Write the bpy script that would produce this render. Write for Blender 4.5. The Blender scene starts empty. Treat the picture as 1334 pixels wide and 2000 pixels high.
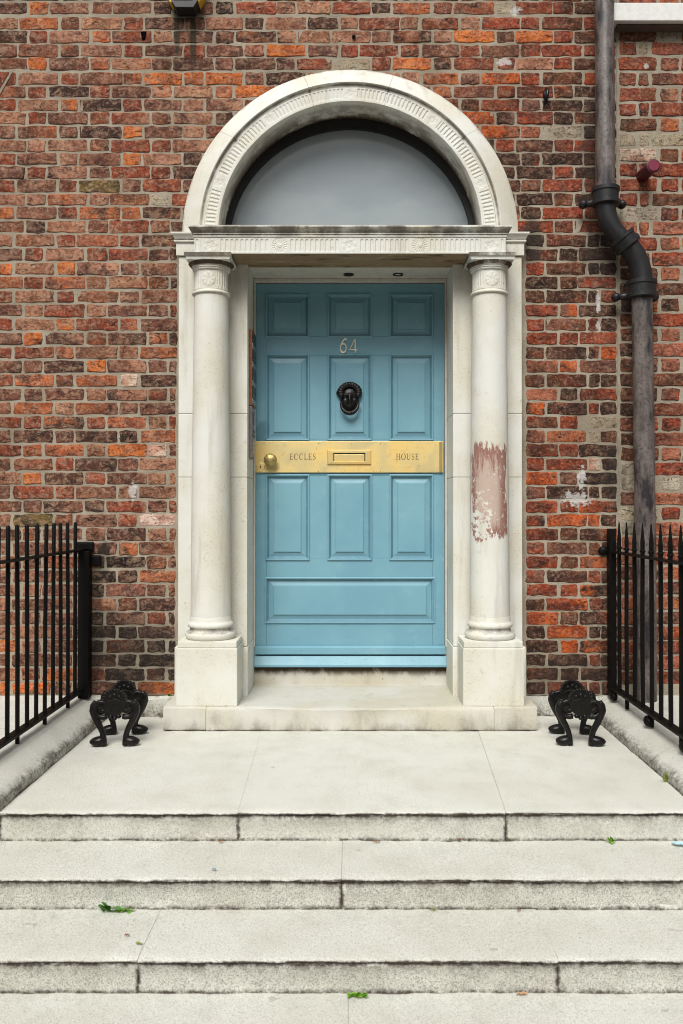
import bpy, bmesh, math, random
from mathutils import Vector, noise, Matrix
R = math.radians
rnd = random.Random(64)
SC = bpy.context.scene
COL = SC.collection

# ------------------------------------------------------------------ camera
FPX, PW, PH = 1642.0, 1334.0, 2000.0          # focal length and frame, in photograph pixels
CAM_Y, CAM_Z, PITCH = -4.6, 1.134, R(0.6)
PX0, HOR = 684.0, 992.0
PY0 = HOR - FPX * math.tan(PITCH)
cam = bpy.data.cameras.new('camera'); camo = bpy.data.objects.new('camera', cam); COL.objects.link(camo)
camo.location = (0, CAM_Y, CAM_Z); camo.rotation_euler = (R(90) + PITCH, 0, 0)
cam.sensor_fit = 'HORIZONTAL'; cam.sensor_width = 24.0; cam.lens = 24.0 * FPX / PW
cam.shift_x = (PW / 2 - PX0) / PW; cam.shift_y = -(PH / 2 - PY0) / PW
cam.clip_start = 0.05; cam.clip_end = 600
cam.dof.use_dof = True; cam.dof.focus_distance = 4.6; cam.dof.aperture_fstop = 4.0
SC.camera = camo

# ------------------------------------------------------------------ world, sun, exposure
SUN_EL, SUN_AZ = R(49), R(192)                  # azimuth clockwise from +Y
w = bpy.data.worlds.new('World'); SC.world = w; w.use_nodes = True
wn = w.node_tree.nodes; wl = w.node_tree.links; wn.clear()
sky = wn.new('ShaderNodeTexSky'); sky.sky_type = 'NISHITA'; sky.sun_disc = False
sky.sun_elevation = SUN_EL; sky.sun_rotation = SUN_AZ; sky.dust_density = 3.0; sky.air_density = 1.0
hs = wn.new('ShaderNodeHueSaturation'); hs.inputs['Saturation'].default_value = 0.22   # grey, overcast air
bg = wn.new('ShaderNodeBackground'); bg.inputs['Strength'].default_value = 0.052
wo = wn.new('ShaderNodeOutputWorld')
wl.new(sky.outputs[0], hs.inputs['Color']); wl.new(hs.outputs[0], bg.inputs[0]); wl.new(bg.outputs[0], wo.inputs[0])
sun = bpy.data.lights.new('sun', 'SUN'); suno = bpy.data.objects.new('sun', sun); COL.objects.link(suno)
sun.energy = 1.5; sun.angle = R(32); sun.color = (1.0, 0.99, 0.955)
sd = Vector((math.sin(SUN_AZ) * math.cos(SUN_EL), math.cos(SUN_AZ) * math.cos(SUN_EL), math.sin(SUN_EL)))
suno.rotation_euler = sd.to_track_quat('Z', 'Y').to_euler(); suno.location = (0, -8, 9)
SC.view_settings.view_transform = 'Standard'; SC.view_settings.look = 'None'
SC.view_settings.gamma = 1.0; SC.view_settings.exposure = 1.14
SC.view_settings.use_curve_mapping = False
SC.cycles.filter_width = 1.0; SC.cycles.max_bounces = 4; SC.cycles.diffuse_bounces = 3; SC.cycles.glossy_bounces = 2; SC.cycles.transmission_bounces = 1

# ------------------------------------------------------------------ helpers
def ray(px, py):
    u = (px - PX0) / FPX; v = (PY0 - py) / FPX
    return u, math.cos(PITCH) - v * math.sin(PITCH), math.sin(PITCH) + v * math.cos(PITCH)
def at(px, py, Y=0.0):                            # point of the photograph on the vertical plane Y
    u, dy, dz = ray(px, py); t = (Y - CAM_Y) / dy
    return u * t, CAM_Z + dz * t
def onz(px, py, Z=0.0):                           # point of the photograph on the level Z
    u, dy, dz = ray(px, py); t = (Z - CAM_Z) / dz
    return u * t, CAM_Y + dy * t
def lin(r, g, b):
    f = lambda c: (c / 255 / 12.92) if c <= 10 else ((c / 255 + 0.055) / 1.055) ** 2.4
    return (f(r), f(g), f(b), 1.0)
def n3(x, y, z, s=1.0): return noise.noise(Vector((x * s, y * s, z * s)))

class MB:
    def __init__(s): s.v = []; s.f = []; s.d = {}
    def add(s, vs, fs, dirt_shade=0.0):
        b = len(s.v); s.v += [tuple(p) for p in vs]
        s.f += [tuple(b + i for i in f) for f in fs]
        if dirt_shade:
            for i in range(b, len(s.v)): s.d[i] = dirt_shade
        return s
    def box(s, x0, x1, y0, y1, z0, z1):
        return s.add([(x0,y0,z0),(x1,y0,z0),(x1,y1,z0),(x0,y1,z0),(x0,y0,z1),(x1,y0,z1),(x1,y1,z1),(x0,y1,z1)],
                     [(0,3,2,1),(4,5,6,7),(0,1,5,4),(1,2,6,5),(2,3,7,6),(3,0,4,7)])
    def tube(s, pts, rad, n=10, cap=True):
        pts = [Vector(p) for p in pts]; m = len(pts)
        if not isinstance(rad, (list, tuple)): rad = [rad] * m
        t0 = (pts[1] - pts[0]).normalized()
        a = t0.orthogonal().normalized(); b0 = len(s.v); fs = []
        for i, p in enumerate(pts):
            t = (pts[min(i+1, m-1)] - pts[max(i-1, 0)]).normalized()
            a = (a - t * a.dot(t)).normalized(); b = t.cross(a)
            for k in range(n):
                q = p + (a * math.cos(2*math.pi*k/n) + b * math.sin(2*math.pi*k/n)) * rad[i]
                s.v.append(tuple(q))
        for i in range(m-1):
            for k in range(n):
                k2 = (k+1) % n
                fs.append((b0+i*n+k, b0+i*n+k2, b0+(i+1)*n+k2, b0+(i+1)*n+k))
        if cap:
            fs.append(tuple(b0 + k for k in reversed(range(n)))); fs.append(tuple(b0 + (m-1)*n + k for k in range(n)))
        s.f += fs; return s
    def ball(s, c, r, nu=12, nv=8):
        rx, ry, rz = r if isinstance(r, (list, tuple)) else (r, r, r)
        vs = [(c[0], c[1], c[2]+rz)]
        for j in range(1, nv):
            ph = math.pi*j/nv
            for i in range(nu):
                th = 2*math.pi*i/nu
                vs.append((c[0]+rx*math.sin(ph)*math.cos(th), c[1]+ry*math.sin(ph)*math.sin(th), c[2]+rz*math.cos(ph)))
        vs.append((c[0], c[1], c[2]-rz)); fs = []
        for i in range(nu):
            k = (i+1) % nu
            fs.append((0, 1+i, 1+k))
            for j in range(nv-2): fs.append((1+j*nu+i, 1+(j+1)*nu+i, 1+(j+1)*nu+k, 1+j*nu+k))
            fs.append((1+(nv-2)*nu+i, len(vs)-1, 1+(nv-2)*nu+k))
        return s.add(vs, fs)
    def lathe(s, prof, c, n=48, mod=None, cap=True):   # prof (r,z) upward; axis Z at c
        vs = []; fs = []; m = len(prof)
        for (r, z) in prof:
            for k in range(n):
                th = 2*math.pi*k/n; rr = r + (mod(th, z) if mod else 0)
                vs.append((c[0]+rr*math.cos(th), c[1]+rr*math.sin(th), c[2]+z))
        for j in range(m-1):
            for k in range(n):
                k2 = (k+1) % n
                fs.append((j*n+k, j*n+k2, (j+1)*n+k2, (j+1)*n+k))
        if cap:
            fs.append(tuple(reversed(range(n)))); fs.append(tuple((m-1)*n+k for k in range(n)))
        return s.add(vs, fs)
    def extrude_y(s, poly, y0, y1):                    # poly of (x,z), counter-clockwise seen from -Y
        n = len(poly)
        vs = [(x, y0, z) for x, z in poly] + [(x, y1, z) for x, z in poly]
        fs = [tuple(range(n)), tuple(reversed(range(n, 2*n)))]
        for i in range(n):
            k = (i+1) % n; fs.append((i, n+i, n+k, k))
        return s.add(vs, fs)
    def extrude_x(s, poly, x0, x1):                    # poly of (y,z)
        n = len(poly)
        vs = [(x0, y, z) for y, z in poly] + [(x1, y, z) for y, z in poly]
        fs = [tuple(range(n)), tuple(reversed(range(n, 2*n)))]
        for i in range(n):
            k = (i+1) % n; fs.append((i, n+i, n+k, k))
        return s.add(vs, fs)
    def build(s, name, mat, parent=None, smooth=False, bevel=0.0, loc=None, seg=2, auto=None):
        me = bpy.data.meshes.new(name)
        vs = s.v
        if loc: vs = [(x-loc[0], y-loc[1], z-loc[2]) for x, y, z in vs]
        me.from_pydata(vs, [], s.f)
        if s.d:
            a = me.attributes.new('dirt_shade', 'FLOAT', 'POINT')
            for i, d in s.d.items(): a.data[i].value = d
        bm = bmesh.new(); bm.from_mesh(me)
        bmesh.ops.recalc_face_normals(bm, faces=bm.faces)
        if bevel:
            es = [e for e in bm.edges if len(e.link_faces) == 2 and e.calc_face_angle(0) > 0.6]
            bmesh.ops.bevel(bm, geom=es, offset=bevel, segments=seg, profile=0.6, affect='EDGES', clamp_overlap=True)
        bm.to_mesh(me); bm.free()
        me.materials.append(mat)
        if smooth:
            me.shade_smooth()
            if auto: me.set_sharp_from_angle(angle=R(auto))
        o = bpy.data.objects.new(name, me); COL.objects.link(o)
        if loc: o.location = loc
        if parent: o.parent = parent
        return o

def tag(o, label=None, cat=None, group=None, kind=None):
    if label: o['label'] = label
    if cat: o['category'] = cat
    if group: o['group'] = group
    if kind: o['kind'] = kind
    return o
def thing(name, label, cat, loc=(0,0,0), group=None):
    o = bpy.data.objects.new(name, None); COL.objects.link(o); o.location = loc
    o.empty_display_size = 0.1
    PARENT_LOC[o.name] = Vector(loc)
    return tag(o, label, cat, group)
PARENT_LOC = {}
def under(mb, name, mat, parent, **kw):               # part given in world coordinates under a thing at a base point
    o = mb.build(name, mat, None, **kw)
    o.parent = parent
    base = PARENT_LOC.get(parent.name)
    if base is None:
        p = parent; base = Vector((0,0,0))
        while p: base += p.location; p = p.parent
    o.location = Vector(kw.get('loc') or (0,0,0)) - base
    return o

# ------------------------------------------------------------------ materials
class M:
    def __init__(s, name):
        s.m = bpy.data.materials.new(name); s.m.use_nodes = True
        s.t = s.m.node_tree; s.n = s.t.nodes; s.n.clear()
        s.o = s.n.new('ShaderNodeOutputMaterial'); s.b = s.n.new('ShaderNodeBsdfPrincipled')
        s.t.links.new(s.b.outputs[0], s.o.inputs[0])
        g = s.n.new('ShaderNodeNewGeometry'); s.pos = g.outputs['Position']; s.nor = g.outputs['Normal']
    def L(s, a, b): s.t.links.new(a, b)
    def _in(s, sock, v):
        if hasattr(v, 'is_output'): s.L(v, sock)
        elif v is not None: sock.default_value = v
    def noise(s, scale, detail=4, rough=0.55, vec=None, dist=0.0):
        n = s.n.new('ShaderNodeTexNoise'); n.inputs['Scale'].default_value = scale
        n.inputs['Detail'].default_value = detail; n.inputs['Roughness'].default_value = rough
        n.inputs['Distortion'].default_value = dist
        s.L(vec or s.pos, n.inputs['Vector']); return n.outputs['Fac']
    def vor(s, scale, vec=None):
        n = s.n.new('ShaderNodeTexVoronoi'); n.inputs['Scale'].default_value = scale
        s.L(vec or s.pos, n.inputs['Vector']); return n.outputs['Distance']
    def scl(s, x, y, z, vec=None):
        n = s.n.new('ShaderNodeVectorMath'); n.operation = 'MULTIPLY'; n.inputs[1].default_value = (x, y, z)
        s.L(vec or s.pos, n.inputs[0]); return n.outputs[0]
    def ramp(s, v, a, b, x=0.0, y=1.0):
        n = s.n.new('ShaderNodeMapRange'); n.interpolation_type = 'SMOOTHSTEP'
        s._in(n.inputs[0], v); n.inputs[1].default_value = a; n.inputs[2].default_value = b
        n.inputs[3].default_value = x; n.inputs[4].default_value = y; return n.outputs[0]
    def math(s, op, a, b=None, clamp=False):
        n = s.n.new('ShaderNodeMath'); n.operation = op; n.use_clamp = clamp
        s._in(n.inputs[0], a); s._in(n.inputs[1], b); return n.outputs[0]
    def mix(s, f, a, b, mode='MIX'):
        n = s.n.new('ShaderNodeMix'); n.data_type = 'RGBA'; n.blend_type = mode
        s._in(n.inputs[0], f); s._in(n.inputs[6], a); s._in(n.inputs[7], b); return n.outputs[2]
    def attr(s, name):
        n = s.n.new('ShaderNodeAttribute'); n.attribute_name = name; return n
    def xyz(s, vec=None):
        n = s.n.new('ShaderNodeSeparateXYZ'); s.L(vec or s.pos, n.inputs[0]); return n.outputs
    def bump(s, h, strength=0.4, dist=0.01):
        n = s.n.new('ShaderNodeBump'); n.inputs['Strength'].default_value = strength; n.inputs['Distance'].default_value = dist
        s.L(h, n.inputs['Height']); s.L(n.outputs[0], s.b.inputs['Normal'])
    def set(s, col=None, rough=None, metal=None, spec=None):
        s._in(s.b.inputs['Base Color'], col); s._in(s.b.inputs['Roughness'], rough); s._in(s.b.inputs['Metallic'], metal)
        if spec is not None: s.b.inputs['Specular IOR Level'].default_value = spec
        return s.m

def spot(m, x, z, rx, rz, vec=None):                   # soft ellipse mask round a point of the facade
    o = m.xyz(vec)
    a = m.math('POWER', m.math('DIVIDE', m.math('SUBTRACT', o[0], x), rx), 2.0)
    b = m.math('POWER', m.math('DIVIDE', m.math('SUBTRACT', o[2], z), rz), 2.0)
    return m.math('ADD', a, b)

def limestone(name, base=(0.69, 0.685, 0.63, 1), grime=0.38, stain=None):
    m = M(name)
    n1 = m.noise(3.0, 5); n2 = m.noise(22, 6, 0.65); n3_ = m.noise(120, 3)
    streak = m.noise(14, 5, 0.6, m.scl(1, 1, 0.12))
    c = m.mix(m.ramp(n1, 0.35, 0.7), base, (base[0]*0.90, base[1]*0.86, base[2]*0.76, 1))
    c = m.mix(m.ramp(streak, 0.52, 0.75, 0, grime), c, (0.36, 0.31, 0.23, 1))
    c = m.mix(m.ramp(n2, 0.62, 0.78, 0, grime * 1.2), c, (0.22, 0.19, 0.15, 1))
    pit = m.math('MULTIPLY', m.ramp(n3_, 0.58, 0.70, 0, 0.5), m.ramp(n1, 0.44, 0.60))
    c = m.mix(pit, c, (0.30, 0.27, 0.22, 1))
    d = m.attr('dirt_shade').outputs['Fac']
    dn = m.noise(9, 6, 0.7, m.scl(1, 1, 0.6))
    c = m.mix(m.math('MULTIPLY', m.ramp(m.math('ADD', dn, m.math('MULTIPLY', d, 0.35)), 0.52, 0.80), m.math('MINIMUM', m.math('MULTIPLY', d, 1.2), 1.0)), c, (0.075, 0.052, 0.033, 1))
    if stain: c = stain(m, c)
    m.bump(m.math('ADD', m.math('MULTIPLY', n2, 0.6), m.math('MULTIPLY', n3_, 0.45)), 0.35, 0.006)
    return m.set(c, 0.8, spec=0.25)

def column_stain(m, c):                                # worn red-brown paint on one shaft
    x0, z0 = at(956, 960, -0.27)
    o = m.xyz()
    fine = m.noise(75, 5, 0.75, m.scl(1, 1, 0.16)); big = m.noise(11, 4, 0.6, m.scl(1, 1, 0.5))
    dz = m.math('DIVIDE', m.math('ABSOLUTE', m.math('SUBTRACT', o[2], z0)), 0.245)
    dx = m.math('DIVIDE', m.math('ABSOLUTE', m.math('SUBTRACT', o[0], x0 + 0.004)), 0.089)
    e = m.math('MAXIMUM', m.math('POWER', dx, 3.0), m.math('ADD', m.math('POWER', dz, 2.0), m.math('MULTIPLY', m.math('POWER', dx, 2.0), 0.30)))
    e = m.math('ADD', e, m.math('MULTIPLY', m.math('SUBTRACT', fine, 0.5), 1.9))
    e = m.math('ADD', e, m.math('MULTIPLY', m.math('SUBTRACT', big, 0.5), 1.5))
    edge = m.ramp(e, 0.98, 0.86)
    low = m.ramp(o[2], z0 + 0.02, z0 - 0.16)
    left = m.ramp(o[0], x0 + 0.035, x0 - 0.01)
    chip = m.ramp(m.math('ADD', m.noise(34, 5, 0.75), m.math('MULTIPLY', m.math('MULTIPLY', low, left), 0.14)), 0.60, 0.64)
    mask = m.math('MULTIPLY', edge, m.math('SUBTRACT', 1.0, chip))
    core = m.ramp(e, 0.80, 0.25)
    side = m.ramp(o[0], x0 + 0.035, x0 + 0.075)
    pc = m.mix(m.math('MULTIPLY', core, m.math('SUBTRACT', 1.0, m.math('MULTIPLY', side, 0.8))), (0.28, 0.135, 0.105, 1), (0.49, 0.375, 0.31, 1))
    return m.mix(mask, c, pc)

def granite(name, base=(0.735, 0.735, 0.665, 1), speck=0.5, riser=0.5):
    m = M(name)
    sp = m.noise(230, 2, 0.8); sp2 = m.noise(110, 3, 0.75); big = m.noise(2.2, 5); mid = m.noise(9, 5, 0.6)
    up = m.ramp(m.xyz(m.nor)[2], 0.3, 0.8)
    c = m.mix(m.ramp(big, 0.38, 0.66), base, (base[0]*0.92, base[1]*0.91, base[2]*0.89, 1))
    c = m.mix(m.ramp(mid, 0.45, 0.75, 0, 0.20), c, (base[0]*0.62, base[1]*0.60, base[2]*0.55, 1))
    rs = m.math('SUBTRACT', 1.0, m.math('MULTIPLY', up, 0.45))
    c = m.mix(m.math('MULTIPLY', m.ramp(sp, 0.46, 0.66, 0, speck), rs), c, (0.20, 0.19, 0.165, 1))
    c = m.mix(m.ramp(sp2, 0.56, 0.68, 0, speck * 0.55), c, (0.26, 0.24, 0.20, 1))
    c = m.mix(m.math('MULTIPLY', rs, riser), c, m.mix(1.0, c, (0.62, 0.61, 0.58, 1), 'MULTIPLY'))  # upright faces tinted darker: the risers' weaker light put into the colour
    spl = m.ramp(m.noise(16, 3, 0.5), 0.70, 0.74, 0, 0.45)
    c = m.mix(m.math('MULTIPLY', spl, up), c, (0.26, 0.24, 0.20, 1))
    d = m.attr('dirt_shade').outputs['Fac']
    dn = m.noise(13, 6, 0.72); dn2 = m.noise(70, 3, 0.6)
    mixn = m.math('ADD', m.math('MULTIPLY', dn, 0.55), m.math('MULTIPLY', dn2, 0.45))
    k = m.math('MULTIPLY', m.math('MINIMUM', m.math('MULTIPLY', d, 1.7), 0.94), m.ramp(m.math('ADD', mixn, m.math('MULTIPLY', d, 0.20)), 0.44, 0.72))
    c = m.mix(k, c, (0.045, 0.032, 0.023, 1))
    m.bump(m.math('ADD', sp2, m.math('MULTIPLY', sp, 0.5)), 0.5, 0.004)
    return m.set(c, 0.85, spec=0.2)

def facade_marks(m, c, amt=1.0):                       # drips and a dark patch below the alarm box, soot beside the arch foot, soot and painted-in shadow along the drainpipe, spilt white paint
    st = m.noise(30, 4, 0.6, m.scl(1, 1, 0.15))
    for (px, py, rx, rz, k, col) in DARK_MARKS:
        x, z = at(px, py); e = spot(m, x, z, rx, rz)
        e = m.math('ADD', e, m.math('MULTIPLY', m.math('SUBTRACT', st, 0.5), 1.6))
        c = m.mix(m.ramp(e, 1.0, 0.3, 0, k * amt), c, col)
    wn_ = m.noise(34, 5, 0.75, m.scl(0.8, 1, 1))
    for (px, py, rx, rz) in PALE_MARKS:
        x, z = at(px, py); e = spot(m, x, z, rx, rz)
        e = m.math('ADD', e, m.math('MULTIPLY', m.math('SUBTRACT', wn_, 0.5), 3.4))
        c = m.mix(m.ramp(e, 0.55, 0.20, 0, 0.75), c, (0.58, 0.55, 0.52, 1))
    return c
DARK_MARKS = ((346, 50, 0.022, 0.20, 0.85, (0.03, 0.028, 0.018, 1)), (378, 70, 0.022, 0.24, 0.85, (0.03, 0.028, 0.018, 1)),
                                     (362, 22, 0.10, 0.07, 0.9, (0.03, 0.027, 0.02, 1)),
                                     (1040, 470, 0.07, 0.18, 0.8, (0.03, 0.025, 0.02, 1)), (1160, 330, 0.09, 0.45, 0.6, (0.03, 0.022, 0.018, 1)), (1175, 500, 0.13, 0.16, 0.7, (0.02, 0.016, 0.013, 1)), (1215, 600, 0.07, 0.06, 0.6, (0.02, 0.016, 0.013, 1)),  # pipe entries: soot plus the pipe's shadow put into the colour
                                     (205, 1090, 0.045, 0.12, 0.9, (0.02, 0.018, 0.015, 1)), (185, 1240, 0.06, 0.40, 0.55, (0.03, 0.025, 0.02, 1)),
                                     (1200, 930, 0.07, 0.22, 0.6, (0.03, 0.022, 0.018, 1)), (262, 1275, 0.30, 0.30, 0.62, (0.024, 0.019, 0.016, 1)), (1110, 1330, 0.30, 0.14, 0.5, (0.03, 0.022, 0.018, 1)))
PALE_MARKS = ((1125, 975, 0.12, 0.06), (1008, 22, 0.045, 0.035), (1136, 935, 0.03, 0.10), (1168, 590, 0.018, 0.10), (1168, 640, 0.02, 0.05),
                             (260, 960, 0.035, 0.07), (985, 122, 0.06, 0.03), (1262, 130, 0.02, 0.025))
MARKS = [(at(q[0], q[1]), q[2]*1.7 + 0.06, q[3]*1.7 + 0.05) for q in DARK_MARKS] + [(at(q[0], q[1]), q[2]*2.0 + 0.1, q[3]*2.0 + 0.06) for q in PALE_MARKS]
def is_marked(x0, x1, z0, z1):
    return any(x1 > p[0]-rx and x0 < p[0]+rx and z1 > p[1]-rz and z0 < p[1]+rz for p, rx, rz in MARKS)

def brick_mat(name='fired_clay_brick', marks=False):
    m = M(name)
    ca = m.attr('ca').outputs['Color']; cb = m.attr('cb').outputs['Color']
    n1 = m.noise(15, 5, 0.62, m.scl(0.7, 1, 1.2)); n2 = m.noise(60, 4, 0.72); n3_ = m.noise(190, 2, 0.6); cr = m.noise(30, 4, 0.78, m.scl(0.7, 1, 1.3), 1.6)
    dusty = m.noise(27, 4, 0.72, m.scl(0.75, 1, 1.1), 0.8)
    left = m.ramp(m.xyz()[0], 1.0, 0.4, 0.5, 1.0)
    c = m.mix(m.ramp(n1, 0.42, 0.58), ca, cb)
    c = m.mix(m.math('MULTIPLY', m.ramp(dusty, 0.46, 0.62, 0, 0.62), left), c, m.mix(0.75, c, (0.45, 0.28, 0.185, 1)))
    c = m.mix(m.ramp(n2, 0.50, 0.62, 0, 0.8), c, m.mix(0.60, c, (0.03, 0.018, 0.014, 1)))
    c = m.mix(m.ramp(n2, 0.46, 0.34, 0, 0.6), c, m.mix(0.45, c, (0.60, 0.40, 0.28, 1)))
    c = m.mix(m.ramp(cr, 0.54, 0.62, 0, 0.9), c, m.mix(0.80, c, (0.022, 0.014, 0.011, 1)))
    c = m.mix(m.ramp(n3_, 0.67, 0.75, 0, 0.5), c, m.mix(0.45, c, (0.62, 0.52, 0.44, 1)))
    c = m.mix(m.ramp(m.noise(1.7, 4, 0.6), 0.48, 0.68, 0, 0.5), c, m.mix(1.0, c, (0.50, 0.45, 0.42, 1), 'MULTIPLY'))
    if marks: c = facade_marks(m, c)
    h = m.math('ADD', m.math('MULTIPLY', n2, 0.8), m.math('ADD', m.math('MULTIPLY', n3_, 0.25), m.math('MULTIPLY', m.ramp(cr, 0.62, 0.70), -0.8)))
    m.bump(h, 0.75, 0.010)
    return m.set(c, 0.9, spec=0.2)

def mortar_mat():
    m = M('lime_mortar')
    n1 = m.noise(6, 5); n2 = m.noise(70, 5, 0.7); n3_ = m.noise(240, 2)
    c = m.mix(m.ramp(n1, 0.35, 0.65), (0.39, 0.34, 0.262, 1), (0.30, 0.255, 0.19, 1))
    c = m.mix(m.ramp(n2, 0.58, 0.75, 0, 0.5), c, (0.20, 0.165, 0.125, 1))
    c = m.mix(m.ramp(n3_, 0.64, 0.74, 0, 0.4), c, (0.15, 0.12, 0.09, 1))
    c = m.mix(m.ramp(m.noise(1.7, 4, 0.6), 0.48, 0.68, 0, 0.5), c, m.mix(1.0, c, (0.60, 0.56, 0.52, 1), 'MULTIPLY'))
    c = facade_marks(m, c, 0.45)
    m.bump(m.math('ADD', n2, m.math('MULTIPLY', n3_, 0.4)), 0.8, 0.008)
    return m.set(c, 0.95, spec=0.1)

def door_paint():
    m = M('blue_door_paint')
    n1 = m.noise(2.6, 4); n2 = m.noise(60, 4, 0.6, m.scl(3, 1, 0.25)); n3_ = m.noise(9, 6, 0.65)
    c = m.mix(m.ramp(n1, 0.35, 0.7), (0.160, 0.335, 0.415, 1), (0.195, 0.380, 0.450, 1))
    c = m.mix(m.ramp(n3_, 0.56, 0.72, 0, 0.35), c, (0.26, 0.45, 0.50, 1))
    c = m.mix(m.ramp(m.noise(120, 2), 0.72, 0.78, 0, 0.5), c, (0.05, 0.12, 0.16, 1))
    x_, z_ = at(507, 845, 0.25); e = m.math('ADD', spot(m, x_, z_, 0.07, 0.09), m.math('MULTIPLY', m.math('SUBTRACT', n3_, 0.5), 2.0))
    c = m.mix(m.ramp(e, 1.0, 0.1, 0, 0.5), c, (0.04, 0.10, 0.13, 1))
    low = m.ramp(m.xyz()[2], 0.62, 0.22)
    sc = m.noise(26, 5, 0.75, m.scl(0.35, 1, 1.6))
    c = m.mix(m.math('MULTIPLY', m.ramp(sc, 0.58, 0.68, 0, 0.6), low), c, (0.09, 0.17, 0.19, 1))
    d = m.attr('dirt_shade').outputs['Fac']
    c = m.mix(m.math('MULTIPLY', d, m.ramp(m.noise(30, 3, 0.6), 0.1, 0.5)), c, (0.03, 0.09, 0.13, 1))  # grime and crease shade of the panel mouldings, put into the paint colour
    m.bump(m.math('ADD', n2, m.math('MULTIPLY', n3_, 0.5)), 0.10, 0.004)
    return m.set(c, m.ramp(n3_, 0.3, 0.7, 0.36, 0.52), spec=0.45)

def brass(name='polished_brass', dark=0.0):
    m = M(name)
    n1 = m.noise(7, 6, 0.65); n2 = m.noise(40, 4, 0.6); sc = m.noise(200, 2, 0.5, m.scl(0.1, 1, 1))
    c = m.mix(m.ramp(n1, 0.35, 0.68), (1.0, 0.83, 0.42, 1), (0.93, 0.68, 0.26, 1))
    c = m.mix(m.ramp(n2, 0.56, 0.72, 0, 0.35), c, (0.66, 0.42, 0.15, 1))
    if dark: c = m.mix(dark, c, (0.14, 0.08, 0.02, 1))
    m.bump(m.math('ADD', n2, m.math('MULTIPLY', sc, 0.3)), 0.05, 0.004)
    return m.set(c, m.ramp(n1, 0.3, 0.7, 0.43, 0.57), metal=1.0)

def iron(name='black_painted_iron', col=(0.0045, 0.004, 0.0035, 1), rough=0.42, spec=0.13):
    m = M(name)
    n1 = m.noise(45, 5, 0.7); n2 = m.noise(190, 3)
    c = m.mix(m.ramp(n1, 0.62, 0.75, 0, 0.6), col, (0.020, 0.012, 0.008, 1))
    m.bump(m.math('ADD', n1, m.math('MULTIPLY', n2, 0.4)), 0.35, 0.004)
    return m.set(c, m.ramp(n1, 0.35, 0.7, rough, rough + 0.25), spec=spec)

def worn_pipe():
    m = M('worn_pipe_paint')
    n1 = m.noise(11, 6, 0.72, m.scl(1.3, 1.3, 0.45)); n2 = m.noise(60, 4, 0.72); n3_ = m.noise(200, 2)
    c = m.mix(m.ramp(n1, 0.38, 0.64), (0.165, 0.138, 0.125, 1), (0.05, 0.039, 0.035, 1))
    c = m.mix(m.ramp(n1, 0.55, 0.62, 0, 0.9), c, (0.020, 0.019, 0.024, 1))
    c = m.mix(m.ramp(n2, 0.52, 0.64, 0, 0.8), c, (0.05, 0.036, 0.031, 1))
    c = m.mix(m.ramp(n3_, 0.60, 0.70, 0, 0.6), c, (0.03, 0.025, 0.022, 1))
    m.bump(m.math('ADD', n2, m.math('MULTIPLY', n1, 1.2)), 0.4, 0.004)
    return m.set(c, 0.36, spec=0.5)

def plain(name, col, rough=0.6, metal=0.0, var=0.12, scale=30, spec=0.4, bump=0.15):
    m = M(name); n1 = m.noise(scale, 5, 0.65)
    c = m.mix(m.ramp(n1, 0.35, 0.7), col, tuple(v * (1 - 2*var) for v in col[:3]) + (1,))
    m.bump(n1, bump, 0.004)
    return m.set(c, rough, metal, spec)

def leaf_mat(name, a, b):
    m = M(name); n1 = m.noise(60, 3)
    m.b.inputs['Subsurface Weight'].default_value = 0.0
    return m.set(m.mix(m.ramp(n1, 0.35, 0.65), a, b), 0.5, spec=0.3)

def pane_mat():
    m = M('painted_sky_glass'); n1 = m.noise(2.2, 4, 0.5, m.scl(1, 1, 1.8))
    c = m.mix(m.ramp(n1, 0.35, 0.68), (0.23, 0.265, 0.285, 1), (0.285, 0.32, 0.332, 1))  # grey sky reflection with soft clouds, put into the base colour
    return m.set(c, 0.10, spec=0.5)

STONE = limestone('painted_portland_stone')
STEPSTONE = limestone('worn_doorstep_stone', (0.56, 0.545, 0.49, 1), 0.35)
STONE_STAIN = limestone('portland_stone_red_patch', stain=column_stain)
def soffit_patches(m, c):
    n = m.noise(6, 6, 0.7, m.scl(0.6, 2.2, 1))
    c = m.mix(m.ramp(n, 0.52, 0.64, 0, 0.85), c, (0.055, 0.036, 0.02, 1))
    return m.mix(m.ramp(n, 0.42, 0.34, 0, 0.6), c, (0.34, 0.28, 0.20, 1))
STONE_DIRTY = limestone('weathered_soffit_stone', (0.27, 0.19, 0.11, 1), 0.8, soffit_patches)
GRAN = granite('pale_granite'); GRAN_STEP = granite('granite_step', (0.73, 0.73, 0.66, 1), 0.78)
BRICK = brick_mat(); BRICK_MK = brick_mat('stained_shaded_brick', True); MORTAR = mortar_mat(); PAINT = door_paint(); BRASS = brass(); BRASS_D = brass('tarnished_brass', 0.55)
IRON = iron(); IRON_OLD = iron('glossy_bitumen_iron', (0.005, 0.004, 0.0035, 1), 0.24, 0.3); PIPE = worn_pipe()
CAST = iron('black_cast_pipe', (0.012, 0.011, 0.012, 1), 0.38, 0.4)
FRAME_W = plain('cream_frame_paint', (0.62, 0.58, 0.51, 1), 0.5, var=0.08)
FRAME_K = plain('black_frame_paint', (0.012, 0.012, 0.011, 1), 0.5)
PANE = pane_mat()
INK = plain('black_engraving', (0.03, 0.02, 0.012, 1), 0.6)
ENGRAVE = plain('brown_engraving', (0.26, 0.165, 0.07, 1), 0.6)

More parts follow.
